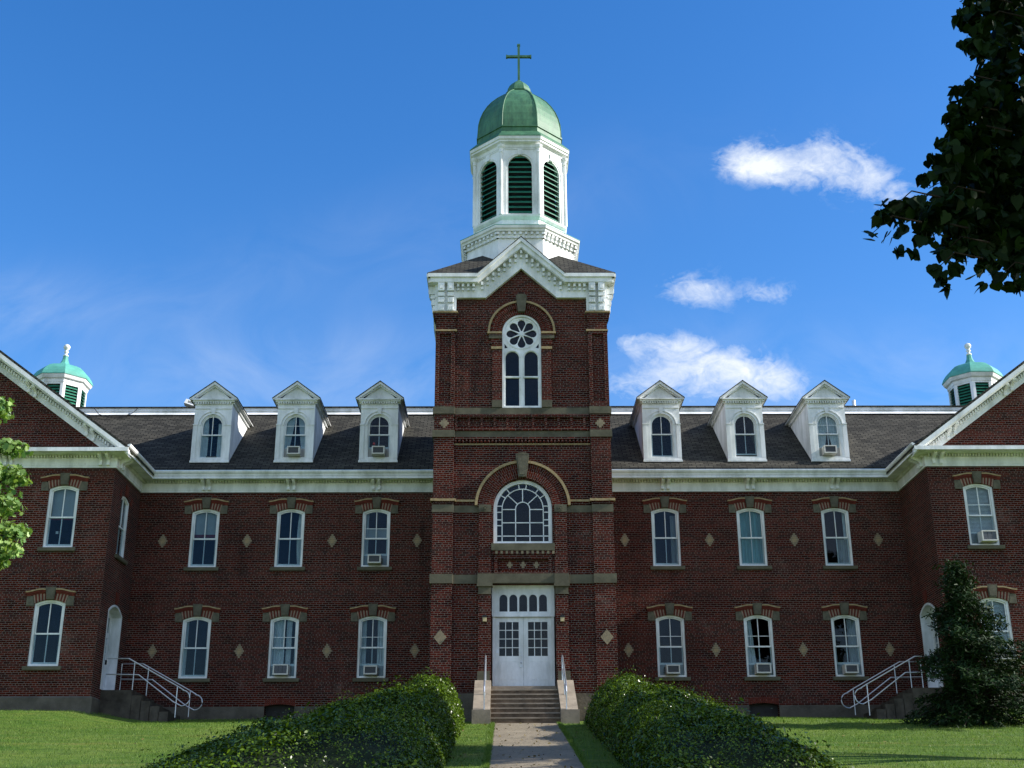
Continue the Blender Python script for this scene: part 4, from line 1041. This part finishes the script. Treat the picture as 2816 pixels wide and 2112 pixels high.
m = MB(); m.oct([(18.0, 1.3), (20.9, 1.3)], 0, TC); m.build('louvre_backing', BLACKM, BEL)
m = MB(); m.oct([(21.252, 1.87), (21.30, 1.86), (21.60, 1.60), (21.62, 1.57), (21.80, 1.57), (21.81, 1.61), (21.87, 1.61), (21.88, 1.57), (22.15, 1.565), (22.45, 1.53), (22.75, 1.465), (23.05, 1.36), (23.35, 1.205), (23.60, 1.03), (23.82, .83), (24.0, .63), (24.13, .47), (24.16, .42)], 0, TC)
for k in range(8):                                     # standing rib along each hip
    a = PI/8+k*PI/4
    pr = [(21.88, 1.575), (22.45, 1.54), (22.75, 1.475), (23.05, 1.37), (23.35, 1.215), (23.60, 1.04), (23.82, .84), (24.0, .64), (24.13, .48)]
    m.tube([(q/math.cos(PI/8)*math.cos(a), TC+q/math.cos(PI/8)*math.sin(a), z) for z, q in pr], .022, 6)
DOME = m.build('dome', COPPER, BLD)
m = MB(); m.oct([(24.14, .48), (24.19, .50), (24.22, .46), (24.36, .43), (24.52, .36), (24.64, .27), (24.72, .19), (24.76, .12), (24.86, .05)], 0, TC); m.build('dome_cap', COPPER, DOME)
m = MB(); m.box(-.045, .045, TC-.045, TC+.045, 24.80, 26.50); m.box(-.47, .47, TC-.05, TC+.05, 25.91, 26.0)
for s in (-1, 1): m.box(min(s*.44, s*.50), max(s*.44, s*.50), TC-.06, TC+.06, 25.895, 26.015)
m.box(-.06, .06, TC-.06, TC+.06, 26.45, 26.52); m.build('cross', COPPER, DOME)

# ---- cupolas on the pavilions
for s in (-1, 1):
    cx, cyy = s*18.25, 3.5
    B = MB(); ap = .93; hw = ap*math.tan(PI/8)
    B.oct([(12.5, .80), (13.0, .80)], cx, cyy); B.oct([(14.05, .95), (14.18, .97), (14.22, 1.04), (14.30, 1.08), (14.36, 1.10)], cx, cyy)
    lvs = []
    for k in range(8):
        T = Matrix.Translation((cx, cyy, 0)) @ Matrix.Rotation(k*PI/4, 4, 'Z')
        B.plate(rect(-hw, hw, 12.6, 14.10), [rect(-hw+.11, hw-.11, 12.95, 13.98)], -ap, -ap+.07, T)
        lv = MB()
        for i in range(8):
            z = 12.98+.125*i; h2 = hw-.10
            lv.add([(-h2, -ap+.015, z), (h2, -ap+.015, z), (h2, -ap+.09, z+.08), (-h2, -ap+.09, z+.08), (-h2, -ap+.015, z+.015), (h2, -ap+.015, z+.015), (h2, -ap+.09, z+.095), (-h2, -ap+.09, z+.095)],
                   [(0, 3, 2, 1), (4, 5, 6, 7), (0, 1, 5, 4), (1, 2, 6, 5), (2, 3, 7, 6), (3, 0, 4, 7)], T=T)
        lvs.append(lv)
    CU = B.build('cupola', WHITE, BLD)
    for lv in lvs: lv.build('louvre', LOUV, CU)
    m = MB(); m.oct([(12.6, .78), (14.1, .78)], cx, cyy); m.build('louvre_backing', BLACKM, CU)
    m = MB(); m.oct([(14.362, 1.12), (14.40, 1.12), (14.55, 1.06), (14.72, .95), (14.88, .78), (14.98, .60), (15.04, .42), (15.10, .27), (15.20, .17), (15.35, .11), (15.52, .09)], cx, cyy); m.build('cupola_dome', COPPER_L, CU)
    m = MB(); m.oct([(15.51, .10), (15.56, .11), (15.60, .06), (15.66, .055), (15.72, .10), (15.76, .06), (15.80, .06), (15.86, .12), (15.95, .135), (16.02, .10), (16.06, .03)], cx, cyy, 12); m.build('finial', WHITE, CU, True); CU.location = (s*.57, 1.5, .50)

# ================================================================== STEPS AND RAILS
ST = empty('entrance_steps', (0, -7.7, 0)); tag(ST, 'stone steps with sloping concrete cheek walls up to the white front doors', 'steps')
def wl(o): o.location = tuple(-Vector(o.parent.location)); return o      # geometry was given in world coordinates
m = MB()
for i in range(7): m.box(-.99, .99, -7.7+.335*i, TY+.4-.01*i, -.1 if i == 0 else .1665*i, .1665*(i+1)-.002)
wl(m.build('steps', CONCD, ST))
m = MB()
for i in range(7): m.box(-.985, .985, -7.712+.335*i, -7.66+.335*i, .1665*(i+1)-.035, .1665*(i+1)+.004)
wl(m.build('step_nosing', CONC, ST))
for s in (-1, 1):
    m = MB(); pr = [(-7.78, -.1), (-7.78, .37), (-7.45, .40), (-5.15, 1.50), (TY-.02, 1.50), (TY-.02, -.1)]; n = len(pr)
    x0, x1 = sorted((s*.995, s*1.48))
    m.add([(x0, y, z) for y, z in pr]+[(x1, y, z) for y, z in pr], [tuple(range(n))[::-1], tuple(range(n, 2*n))]+[(i, (i+1) % n, n+(i+1) % n, n+i) for i in range(n)])
    m.box(x0-.02, x1+.02, -7.80, -7.44, -.1, .372)
    wl(m.build('cheek_wall', CONC, ST))
def loop_rail(pts, r=.021):
    return MB().tube(pts, r, 8)
for s, nm in ((-1, 'left'), (1, 'right')):
    x = s*1.16
    h = empty('handrail', (x, -6.2, 1.0)); tag(h, 'straight grey metal handrail along the %s cheek wall of the front steps' % nm, 'handrail', 'metal handrails')
    m = MB(); m.tube([(x, -5.12, 1.48), (x, -5.12, 2.20), (x, -5.2, 2.22), (x, -7.15, 1.20), (x, -7.35, 1.05), (x, -7.42, .90), (x, -7.40, .38)], .024, 8)
    m.tube([(x, -5.12, 1.85), (x, -7.38, .70)], .018, 8)
    wl(m.build('rail', METAL, h)); m = MB(); m.tube([(x, -6.3, .92), (x, -6.3, 1.64)], .018, 8); wl(m.build('post', METAL, h))
for s, side in ((-1, 'left'), (1, 'right')):
    S2 = empty('side_steps', (s*12.6, -1.4, .8)); tag(S2, 'concrete side steps at the %s pavilion door, seen side-on' % side, 'steps', 'side entrance steps')
    m = MB(); m.box(min(s*XI, s*12.62), max(s*XI, s*12.62), -2.15, -.55, .2, 1.60)
    for i in range(4):
        a = 12.62-.30*i; m.box(min(s*a, s*(a-.32)), max(s*a, s*(a-.32)), -2.12, -.56, .2, 1.60-.17*(i+1))
    wl(m.build('steps', STOOP, S2))
    for y, nm, dx in ((-2.0, 'near', 0), (-.75, 'far', .12)):
        h = empty('handrail', (s*12.2, y, 1.6)); tag(h, 'looped metal handrail on the %s side of the %s side steps' % (nm, side), 'handrail', 'metal handrails')
        X = lambda v: s*(v-dx)
        P = [(X(13.56), y, 1.62), (X(13.56), y, 2.62), (X(12.86), y, 2.62), (X(11.18), y, 1.72), (X(10.98), y, 1.60)]
        c0 = Vector((10.98, 1.36)); rr = .24; dirn = math.atan2(.9, 1.68)
        for i in range(9):
            a = dirn+PI/2-0 - i*PI/8
            # semicircle around the loop end
            P.append((X(11.02-.235*math.cos(a-PI/2+PI/2)*0-.25*math.sin(PI*i/8)), y, 1.60-.25+.25*math.cos(PI*i/8)+.0))
        P += [(X(11.3), y, 1.24), (X(12.5), y, 2.10), (X(13.56), y, 2.12)]
        wl(MB().tube(P, .021, 8).build('rail', METAL, h))
        for xx, zt2 in ((12.66, 2.52), (11.20, 1.74)):
            zb2 = 1.58 if xx > 12 else gh(0, y)+.1
            wl(MB().tube([(X(xx), y, zb2), (X(xx), y, zt2)], .018, 8).build('post', METAL, h))
# wall lamps beside the door
for s, nm in ((-1, 'left'), (1, 'right')):
    o = empty('wall_lamp', (s*1.20, TY, 3.32)); tag(o, 'small black wall lamp with amber glass on the brick %s of the front doors' % nm, 'lamp', 'lamps beside the front door')
    MB().plate([(-.07, .12), (.07, .12), (.06, .20), (-.06, .20)], [], -.14, 0).box(-.05, .05, -.02, 0, 0, .2).build('cap', BLACKM, o); MB().plate([(-.055, 0), (.055, 0), (.065, .12), (-.065, .12)], [], -.13, -.02).build('lamp_glass', LAMPG, o)
# air conditioners
air(-5.15, 0, up+.09, 'white air conditioner in the upper-floor window just left of the tower', 2)
air(15.33, -DP, up+.10, 'slatted metal air conditioner in the upper window of the right gabled pavilion', 1)
air(-8.20, 0, dnz+.09, 'three-panel air conditioner in the curtained ground-floor window, middle one left of the tower', 1)
air(-5.15, 0, dnz+.09, 'air conditioner in the ground-floor window nearest the tower on its left', 2)
air(5.15, 0, dnz+.09, 'air conditioner in the ground-floor window nearest the tower on its right', 2)
air(8.23, 0, dnz+.09, 'air conditioner in the middle ground-floor window between tower and right pavilion', 0)
air(11.23, 0, dnz+.09, 'air conditioner in the ground-floor window beside the right side steps', 2)
air(15.40, -DP, dnz+.10, 'air conditioner in the ground-floor pavilion window behind the dark conifer', 0)
air(-8.18, -.15, 10.08, 'air conditioner in the dormer window with tied white curtains', 2)
air(-5.13, -.15, 10.08, 'air conditioner in the dark dormer window next to the tower', 2)
air(11.18, -.15, 10.08, 'air conditioner in the rightmost dormer, under full white curtains', 2)
# roof fittings
o = empty('floodlight', (-13.2, 4.2, 13.40)); tag(o, 'white floodlight box standing on the roof edge left of the dormers', 'floodlight')
Tq = Matrix.Translation((0, 0, .22)) @ Matrix.Rotation(R(18), 4, 'Y') @ Matrix.Rotation(R(-20), 4, 'X')
MB().plate(rect(-.28, .26, -.10, .12), [rect(-.18, .20, -.05, .07)], -.10, .0, Tq).box(-.28, .26, 0, .12, -.10, .12, Tq).build('housing', WHITE, o); MB().box(-.17, .19, -.03, -.01, -.045, .065, Tq).build('lens', METAL, o); MB().tube([(0, .05, 0), (0, .05, .2)], .03).build('bracket', METAL, o)
tag(MB().tube([(-12.93, 4.3, 13.40), (-13.55, 4.2, 13.52), (-13.75, 4.1, 13.40)], .012, 6).build('cable', BLACKM), 'thin cable from the floodlight to the roof edge', 'cable')
tag(MB().tube([(-17.0, 3.82, 13.36), (-16.7, 3.6, 13.0), (-16.2, 3.45, 12.80), (-15.8, 3.5, 12.83), (-15.4, 3.75, 13.1), (-15.2, 3.84, 13.38)], .014, 6).build('cable', BLACKM), 'black cable sagging over the shingles below the ridge at left', 'cable')
tag(MB().oct([(13.40, .075), (13.74, .075)], 13.56, 4.2, 12).build('vent_pipe', METAL), 'short metal vent pipe on the ridge right of the dormers', 'pipe')

# ================================================================== PLANTS
def leaves(name, P, Nn, size, shape, m, parent, aspect=1.0, up_=None):
    """N leaf polygons: shape is a list of (u, v, w) in leaf units"""
    n = len(P); k = len(shape); size = np.broadcast_to(size, (n,)).reshape(n, 1)
    Nn = Nn/np.linalg.norm(Nn, axis=1, keepdims=True)
    r = rng.normal(size=(n, 3)) if up_ is None else up_+rng.normal(size=(n, 3))*.35
    U = r-(r*Nn).sum(1, keepdims=True)*Nn; U /= np.linalg.norm(U, axis=1, keepdims=True); V = np.cross(Nn, U)
    A = np.empty((n, k, 3), np.float32)
    for i, (a, b, c) in enumerate(shape): A[:, i] = P+size*(U*a+V*b*aspect+Nn*c)
    me = bpy.data.meshes.new(name); me.vertices.add(n*k); me.vertices.foreach_set('co', A.ravel())
    me.loops.add(n*k); me.loops.foreach_set('vertex_index', np.arange(n*k, dtype=np.int32))
    me.polygons.add(n); me.polygons.foreach_set('loop_start', np.arange(0, n*k, k, dtype=np.int32)); me.polygons.foreach_set('loop_total', np.full(n, k, np.int32))
    me.update(calc_edges=True); me.materials.append(m)
    o = bpy.data.objects.new(name, me); C.objects.link(o); o.parent = parent
    if parent: o.location = tuple(-Vector(parent.location))
    return o
OV = [(-.5, 0, 0), (-.15, .26, .06), (.25, .22, .06), (.5, 0, 0), (.25, -.22, .06), (-.15, -.26, .06)]
HEART = [(-.42, 0, 0), (-.5, .22, .04), (-.35, .42, .07), (-.05, .44, .06), (.3, .22, .02), (.6, 0, -.06), (.3, -.22, .02), (-.05, -.44, .06), (-.35, -.42, .07), (-.5, -.22, .04)]
MAP = [(-.35, .03, 0), (-.3, .3, .04), (-.12, .22, 0), (.05, .55, .05), (.12, .2, 0), (.38, .3, .02), (.6, 0, -.04), (.38, -.3, .02), (.12, -.2, 0), (.05, -.55, .05), (-.12, -.22, 0), (-.3, -.3, .04), (-.35, -.03, 0)]
DIA = [(-.5, 0, 0), (0, .28, .05), (.5, 0, 0), (0, -.28, .05)]

def lump(x, y): return .22*math.sin(y*1.9+.6*x)+.17*math.sin(x*2.3+y*1.1)+.13*math.sin(x*4.1-y*2.7+1)+.10*math.sin(y*5.3+x)
def hedge(s, label, xin, xo, hs):
    ys = [-26, -20, -14, -9, -8]; y1 = -8.1
    XO_ = lambda y: np.interp(y, ys, xo); HS = lambda y: np.interp(y, ys, hs)
    def Hh(a, y):
        t_ = (a-xin)/(XO_(y)-xin)
        if t_ <= 0 or t_ >= 1 or y > y1: return 0
        f = min(1, t_/.13)**.45; f *= (1-t_**2.2)**.8
        cpf = min(1, (y1-y)/1.0)**.45
        cpf *= min(1, max(0, y+24.7)/1.2)**.5
        return max(0, HS(y)*f*cpf*(1+.55*lump(a, y)*min(1, t_*6)))
    o = empty('hedge', (s*3.4, -14, gh(0, -14))); tag(o, label, 'hedge', 'hedges flanking the path')
    # woody core
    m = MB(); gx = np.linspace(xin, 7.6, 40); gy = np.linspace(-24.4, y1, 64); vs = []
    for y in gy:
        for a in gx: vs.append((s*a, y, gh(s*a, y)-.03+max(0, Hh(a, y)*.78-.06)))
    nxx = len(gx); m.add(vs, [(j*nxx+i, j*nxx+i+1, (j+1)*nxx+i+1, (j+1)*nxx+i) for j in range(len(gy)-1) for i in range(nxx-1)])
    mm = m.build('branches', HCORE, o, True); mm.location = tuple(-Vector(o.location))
    P = []; Nr = []; SZ = []
    cnt = 0
    while cnt < 135000:
        y = rng.uniform(-24.6, y1) if rng.random() < .75 else rng.uniform(-14, y1)
        if rng.random() < .30: a = xin+abs(rng.normal())*.22
        else: a = rng.uniform(xin, XO_(y))
        h = Hh(a, y)
        if h < .06: continue
        dx = (Hh(a+.08, y)-Hh(a-.08, y))/.16; dy = (Hh(a, y+.08)-Hh(a, y-.08))/.16
        st_ = min(3, math.hypot(dx, dy)); 
        z = gh(s*a, y)+h*(1-rng.random()**1.6*(.14+.25*st_))+rng.normal()*.02
        # shoots that stick out of the clipped surface
        j = rng.normal(size=3)*.03
        if rng.random() < .05: z += rng.random()**2*.32
        if math.sin(s*a*6.1+y*3.3)*math.sin(y*7.7-a*4.1) > .55 and rng.random() < .75: continue
        P.append((s*a+j[0], y+j[1], z)); SZ.append(rng.uniform(.036, .080)*(1.0+.35*math.sin(y*2.1+a*1.7))); nn = np.array([-dx*s, -dy, 1.0]); nn /= np.linalg.norm(nn); Nr.append(nn+rng.normal(size=3)*.55); cnt += 1
    leaves('foliage', np.array(P), np.array(Nr), np.array(SZ), OV, HLEAF, o, .9)
    return o
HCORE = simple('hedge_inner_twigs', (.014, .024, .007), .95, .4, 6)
hedge(-1, 'broad clipped evergreen hedge left of the path, sunlit at its far end', 1.72, [6.4, 6.7, 6.0, 4.8, 4.3], [.88, .96, 1.08, 1.15, 1.06])
hedge(1, 'broad clipped evergreen hedge right of the path, mostly in shade', 1.62, [4.7, 5.0, 5.6, 5.9, 5.2], [.92, 1.0, 1.1, 1.12, 1.0])

def crown_leaves(clumps, dens, shape, size, m, parent, name='crown', hang=False, shell=.45):
    P, Nr = [], []
    for (c, r) in clumps:
        r = np.array(r if hasattr(r, '__len__') else (r, r, r)); n = int(dens*(r[0]*r[1]+r[1]*r[2]+r[0]*r[2]))
        d = rng.normal(size=(n, 3)); d /= np.linalg.norm(d, axis=1, keepdims=True)
        rad = 1-shell*rng.random((n, 1))**1.5; wob = 1+.22*np.sin(d[:, :1]*5+c[0])*np.cos(d[:, 1:2]*6+c[2])
        P.append(np.array(c)+d*r*rad*wob); Nr.append(d*.6+rng.normal(size=(n, 3))*.5+np.array([0, 0, .35]))
    P, Nr = np.vstack(P), np.vstack(Nr)
    return leaves(name, P, Nr, rng.uniform(size*.7, size*1.2, len(P)), shape, m, parent, 1.0, np.array([0, 0, -1.0]) if hang else None)
def limbs(base, top, clumps, r0, parent, name='trunk'):
    m = MB(); b, t_ = Vector(base), Vector(top); H = t_-b
    pts = [b+H*(i/8)+Vector((.06*math.sin(i*1.7), .06*math.cos(i*1.3), 0))*(i > 0)*r0*4 for i in range(9)]
    m.tube(pts, [r0*(1-.75*i/8) for i in range(9)], 10)
    for (c, r) in clumps:
        c = Vector(c); k = min(.95, max(.25, (c.z-b.z)/max(.1, H.z)-.25)); s0 = b+H*k
        mid = s0.lerp(c, .5)+Vector((0, 0, .12*(c-s0).length)); d = r0*.4*(1-.5*k)
        m.tube([s0, s0.lerp(mid, .6), mid, mid.lerp(c, .6), c], [d, d*.85, d*.65, d*.45, d*.2], 7)
        for q in range(5):
            e2 = c+Vector(rng.normal(size=3))*(.55*(r if not hasattr(r, '__len__') else r[0])); m.tube([mid.lerp(c, .5+.1*q), c.lerp(e2, .5)+Vector((0, 0, .05)), e2], [d*.3, d*.2, d*.08], 5)
    return wl(m.build(name, TREEBARK, parent, True)) if parent else m.build(name, TREEBARK)

# --- near linden: branches hang into the upper right of the view
LD = empty('linden_tree', (6.2, -37.0, gh(6.2, -37))); tag(LD, 'dark linden branches with heart-shaped leaves hanging into the upper right, close to the viewer', 'tree')
def vis(px_, py_, d):      # point at a distance d in front of the viewer's standpoint, used only to measure branch positions
    u, v = (px_-1408)/3456.34, -(py_-1056)/3456.34
    u, v = u*cr+v*sr, -u*sr+v*cr
    D = Vector((u*cy+(cp-v*sp)*sy, -u*sy+(cp-v*sp)*cy, sp+v*cp)); t_ = d/D.y
    return (-.5698+D.x*t_, -43.7+D.y*t_, -3.3+D.z*t_)
LC = LINDEN_CLUMPS = []
for px_, py_, d, r in [(2395, 645, 6.05, .032), (2412, 610, 6.0, .03), (2440, 655, 6.1, .03), (2470, 690, 6.2, .035), (2505, 705, 6.25, .035), (2570, 745, 6.3, .035), (2600, 800, 6.35, .03), (2630, 750, 6.4, .045), (2690, 750, 6.5, .04), (2700, 790, 6.5, .03), (2740, 770, 6.6, .04), (2800, 790, 6.7, .045), (2560, 440, 6.4, .035), (2590, 400, 6.4, .03), (2550, 500, 6.4, .05), (2630, 250, 6.5, .035), (2650, 130, 6.6, .035), (2700, 150, 6.6, .04), (2625, 300, 6.5, .04), (2640, 60, 6.6, .04), (2750, 150, 7.0, .17), (2800, 170, 7.2, .17), (2810, 330, 7.2, .24), (2720, 200, 6.7, .08), (2680, 130, 6.6, .07), (2670, 30, 6.7, .10), (2800, 500, 7.2, .25), (2740, 510, 7.0, .2), (2640, 590, 6.6, .14), (2810, 620, 7.1, .22), (2620, 330, 6.5, .06), (2665, 300, 6.5, .09), (2750, 620, 6.9, .2), (2680, 430, 6.7, .16), (2740, 20, 7.0, .22), (2700, 70, 6.6, .13), (2790, 60, 7.2, .20), (2770, 250, 6.8, .22), (2700, 290, 6.6, .17), (2740, 360, 6.9, .24), (2660, 390, 6.5, .14), (2780, 430, 7.1, .26), (2700, 470, 6.7, .2),
                       (2620, 440, 6.4, .10), (2640, 520, 6.6, .15), (2580, 560, 6.4, .13), (2700, 560, 6.8, .22), (2780, 580, 7.0, .26), (2500, 580, 6.2, .10), (2550, 610, 6.3, .11), (2450, 575, 6.1, .065), (2425, 600, 6.05, .05), (2620, 630, 6.5, .15), (2700, 650, 6.7, .17), (2780, 680, 6.9, .18),
                       (2590, 700, 6.4, .06), (2640, 700, 6.5, .09), (2720, 720, 6.6, .07), (2800, 730, 6.8, .08), (2480, 640, 6.2, .05), (2530, 660, 6.3, .055), (2590, 770, 6.35, .05), (2770, 790, 6.7, .04), (2640, 380, 6.5, .10), (2590, 480, 6.4, .08)]:
    LC.append((vis(px_, py_, d), r))
big = [((4.3, -36.4, 1.5), .9), ((5.0, -37.2, 2.6), 1.2), ((6.2, -36.0, 2.2), 1.3), ((6.9, -38.2, 3.2), 1.5), ((4.5, -35.6, 3.4), .9), ((6.0, -34.9, 4.1), 1.1), ((7.6, -36, 1.6), 1.2), ((4.7, -36.9, .7), .8), ((5.6, -35.4, 1.0), .8)]
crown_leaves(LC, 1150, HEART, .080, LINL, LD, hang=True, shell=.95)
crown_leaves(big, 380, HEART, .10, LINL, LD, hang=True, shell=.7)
limbs((6.2, -37.0, gh(6.2, -37)-.2), (5.6, -36.6, 3.4), big, .28, LD)
tw = MB()
for c, r in LC[::5]:
    c = Vector(c); a = c+Vector((.30, .05, .10)); tw.tube([a, a.lerp(c, .55)+Vector((0, 0, .08)), c], [.006, .004, .002], 6)
wl(tw.build('branch', TREEBARK, LD, True))

# --- unseen tree beyond the right edge, crown shaped to shade hedges and path end
SH = empty('shade_tree', (14.6, -19.0, gh(14.6, -19))); tag(SH, 'leafy tree out of view at right, crown shaped to shade hedges and path end', 'tree')
cl = []
for i in range(7):
    y = -15.9-1.4*i
    cl.append(((13.9+.3*math.sin(i*2), y, 9.9+.25*math.sin(i*1.7)), (1.1, 1.1, 1.0))); cl.append(((13.9+.3*math.cos(i*2), y-.3, 5.1+.25*math.cos(i*2.1)), (1.2, 1.05, .95)))
for i in range(3): cl.append(((13.7, -22.6-1.2*i, 7.6), (1.2, 1.0, 1.3)))
cl += [((15.6, -18, 8.2), 1.4), ((15.8, -20, 9.6), 1.3), ((15.3, -17.5, 9.4), 1.1)]
crown_leaves(cl, 620, HEART, .17, LINL, SH, shell=.9); limbs((14.8, -19, gh(14.8, -19)-.2), (14.5, -18.8, 10.4), cl, .33, SH)

# --- sunlit maple at the left edge
MT = empty('maple_tree', (-10.6, -24.3, gh(-10.6, -24.3))); tag(MT, 'young maple with sunlit pale green lobed leaves at the left edge', 'tree')
cl = [((-9.55, -24.2, 2.35), (.62, .8, .5)), ((-9.15, -24.0, 1.98), (.5, .5, .26)), ((-9.1, -24.2, 1.25), (.62, .6, .30)), ((-8.72, -24.0, 1.52), (.28, .3, .13)), ((-8.80, -24.0, 2.42), (.22, .3, .16)), ((-8.95, -24.0, 2.90), (.28, .3, .14)), ((-9.2, -24.1, 3.55), (.24, .3, .22)), ((-10.2, -24.3, 3.2), (.9, .9, .7)), ((-10.6, -24.6, 1.9), (1.1, 1.1, .8)), ((-10.8, -24.2, 4.3), (.9, .9, .8)), ((-9.05, -24.1, .98), (.35, .35, .18))]
cl = [((c[0]+.30, c[1], c[2]), r) for c, r in cl]
crown_leaves(cl, 1000, MAP, .112, MAPL, MT, shell=.8); limbs((-10.7, -24.4, gh(-10.7, -24.4)-.2), (-10.5, -24.3, 4.2), cl, .10, MT)

# --- dark conifer in front of the right side steps
CN = empty('conifer_tree', (12.55, -9.2, gh(12.5, -9.2))); tag(CN, 'dark shaggy conifer in front of the right side steps', 'tree')
gz = gh(12.5, -9.2); cxx, cyy, Ht = 12.1, -9.2, 4.55
P, Nr = [], []
br = MB(); br.tube([(cxx, cyy, gz-.1), (cxx+.02, cyy, gz+2), (cxx-.18, cyy, gz+Ht-.2)], [.13, .08, .015], 8)
for i in range(330):
    t_ = (i+.5)/330; t_ = t_**1.15; z0 = gz+.10+(Ht-.25)*t_; az = i*2.39996+rng.normal()*.2
    prof = (2.1+.35*math.cos(az))*(.78*(1-t_)**1.3+.22*(1-t_)**.6)*(.70+.42*math.sin(t_*23+az*2))+.10
    if rng.random() < .12: prof *= 1.22
    if t_ < .06: prof *= .85
    ax = cxx-.18*t_; ca, sa = math.cos(az), math.sin(az); drop = -.10 if t_ > .15 else .05
    pts = []
    for j in range(7):
        q = j/6; pts.append(Vector((ax+ca*prof*q, cyy+sa*prof*q, z0+.22*prof*q-(.34+drop)*prof*q*q)))
    br.tube(pts, [.022*(1-t_)+.006]*3+[.010*(1-t_)+.004]*4, 5)
    nl = int(78*prof)+10
    for _ in range(nl):
        q = .25+.8*rng.random()**.6; j = min(5, int(q*6)); p = pts[j].lerp(pts[j+1], min(1.2, q*6-j)); sp_ = .17*(1.15-q)+.06
        off = rng.normal(size=3)*np.array([sp_, sp_, sp_*.45]); off[2] -= abs(rng.normal())*.06
        P.append((p.x+off[0], p.y+off[1], p.z+off[2])); Nr.append((rng.normal()*.6+ca*.3, rng.normal()*.6+sa*.3, .8))
wl(br.build('trunk', TREEBARK, CN))
SPR = [(-.5, 0, 0), (-.2, .14, 0), (.0, .07, .02), (.25, .17, 0), (.55, 0, -.05), (.25, -.17, 0), (0, -.07, .02), (-.2, -.14, 0)]
leaves('crown', np.array(P), np.array(Nr), rng.uniform(.09, .19, len(P)), SPR, CONL, CN, .9)

# --- grass blades over the visible lawn (uncountable)
n = 130000
X = rng.uniform(-17, 15, n); Y = -24.5+24.2*rng.random(n)**.85
edge = rng.random(n) < .10; X[edge] = np.where(rng.random(edge.sum()) < .5, -1, 1)*(.87+abs(rng.normal(size=edge.sum()))*.05)
k = ((abs(X) > .86)) & ~((abs(X) < 3.1) & (Y > -7.6)) & ~((abs(X) < 1.55) & (Y > -7.85)) & ~((abs(X) > 13.6) & (Y > -3.3)) & (Y < -.12)
k &= ~((abs(X) > 2.2) & (abs(X) < 4.3) & (Y < -9.0)); X, Y = X[k], Y[k]; n = len(X)
Z = np.array([gh(a, b) for a, b in zip(X, Y)]); h = rng.uniform(.03, .07, n)*np.where(abs(abs(X)-.9) < .08, 1.3, 1)
base = np.stack([X, Y, Z], 1); lean = rng.normal(size=(n, 3))*.45; lean[:, 2] = 1; wdt = rng.normal(size=(n, 3)); wdt[:, 2] = 0; wdt /= np.linalg.norm(wdt, axis=1, keepdims=True)
A = np.empty((n, 3, 3), np.float32); A[:, 0] = base-wdt*.006; A[:, 1] = base+wdt*.006; A[:, 2] = base+lean*h[:, None]
me = bpy.data.meshes.new('grass'); me.vertices.add(3*n); me.vertices.foreach_set('co', A.ravel()); me.loops.add(3*n); me.loops.foreach_set('vertex_index', np.arange(3*n, dtype=np.int32))
me.polygons.add(n); me.polygons.foreach_set('loop_start', np.arange(0, 3*n, 3, dtype=np.int32)); me.polygons.foreach_set('loop_total', np.full(n, 3, np.int32)); me.update(calc_edges=True); me.materials.append(BLADE)
o = bpy.data.objects.new('grass', me); C.objects.link(o); tag(o, 'short grass blades growing across the lawn and path edges', 'grass', kind='stuff')
# --- fallen leaves scattered over path, steps foot and lawn
n = 420
X = rng.normal(size=n)*4.2; Y = rng.uniform(-20.5, -8.0, n); X[:90] = rng.uniform(-.85, .85, 90)
Z = np.array([gh(a, b) for a, b in zip(X, Y)])+.03
leaves('fallen_leaves', np.stack([X, Y, Z], 1), rng.normal(size=(n, 3))*.35+np.array([0, 0, 1.0]), rng.uniform(.04, .09, n), OV, leaf_mat('dry_leaf', (.10, .07, .02), (.22, .17, .06), .1, .2, .6), None)
tag(bpy.data.objects['fallen_leaves'], 'small dry leaves scattered over the path and lawn', 'leaves', kind='stuff')
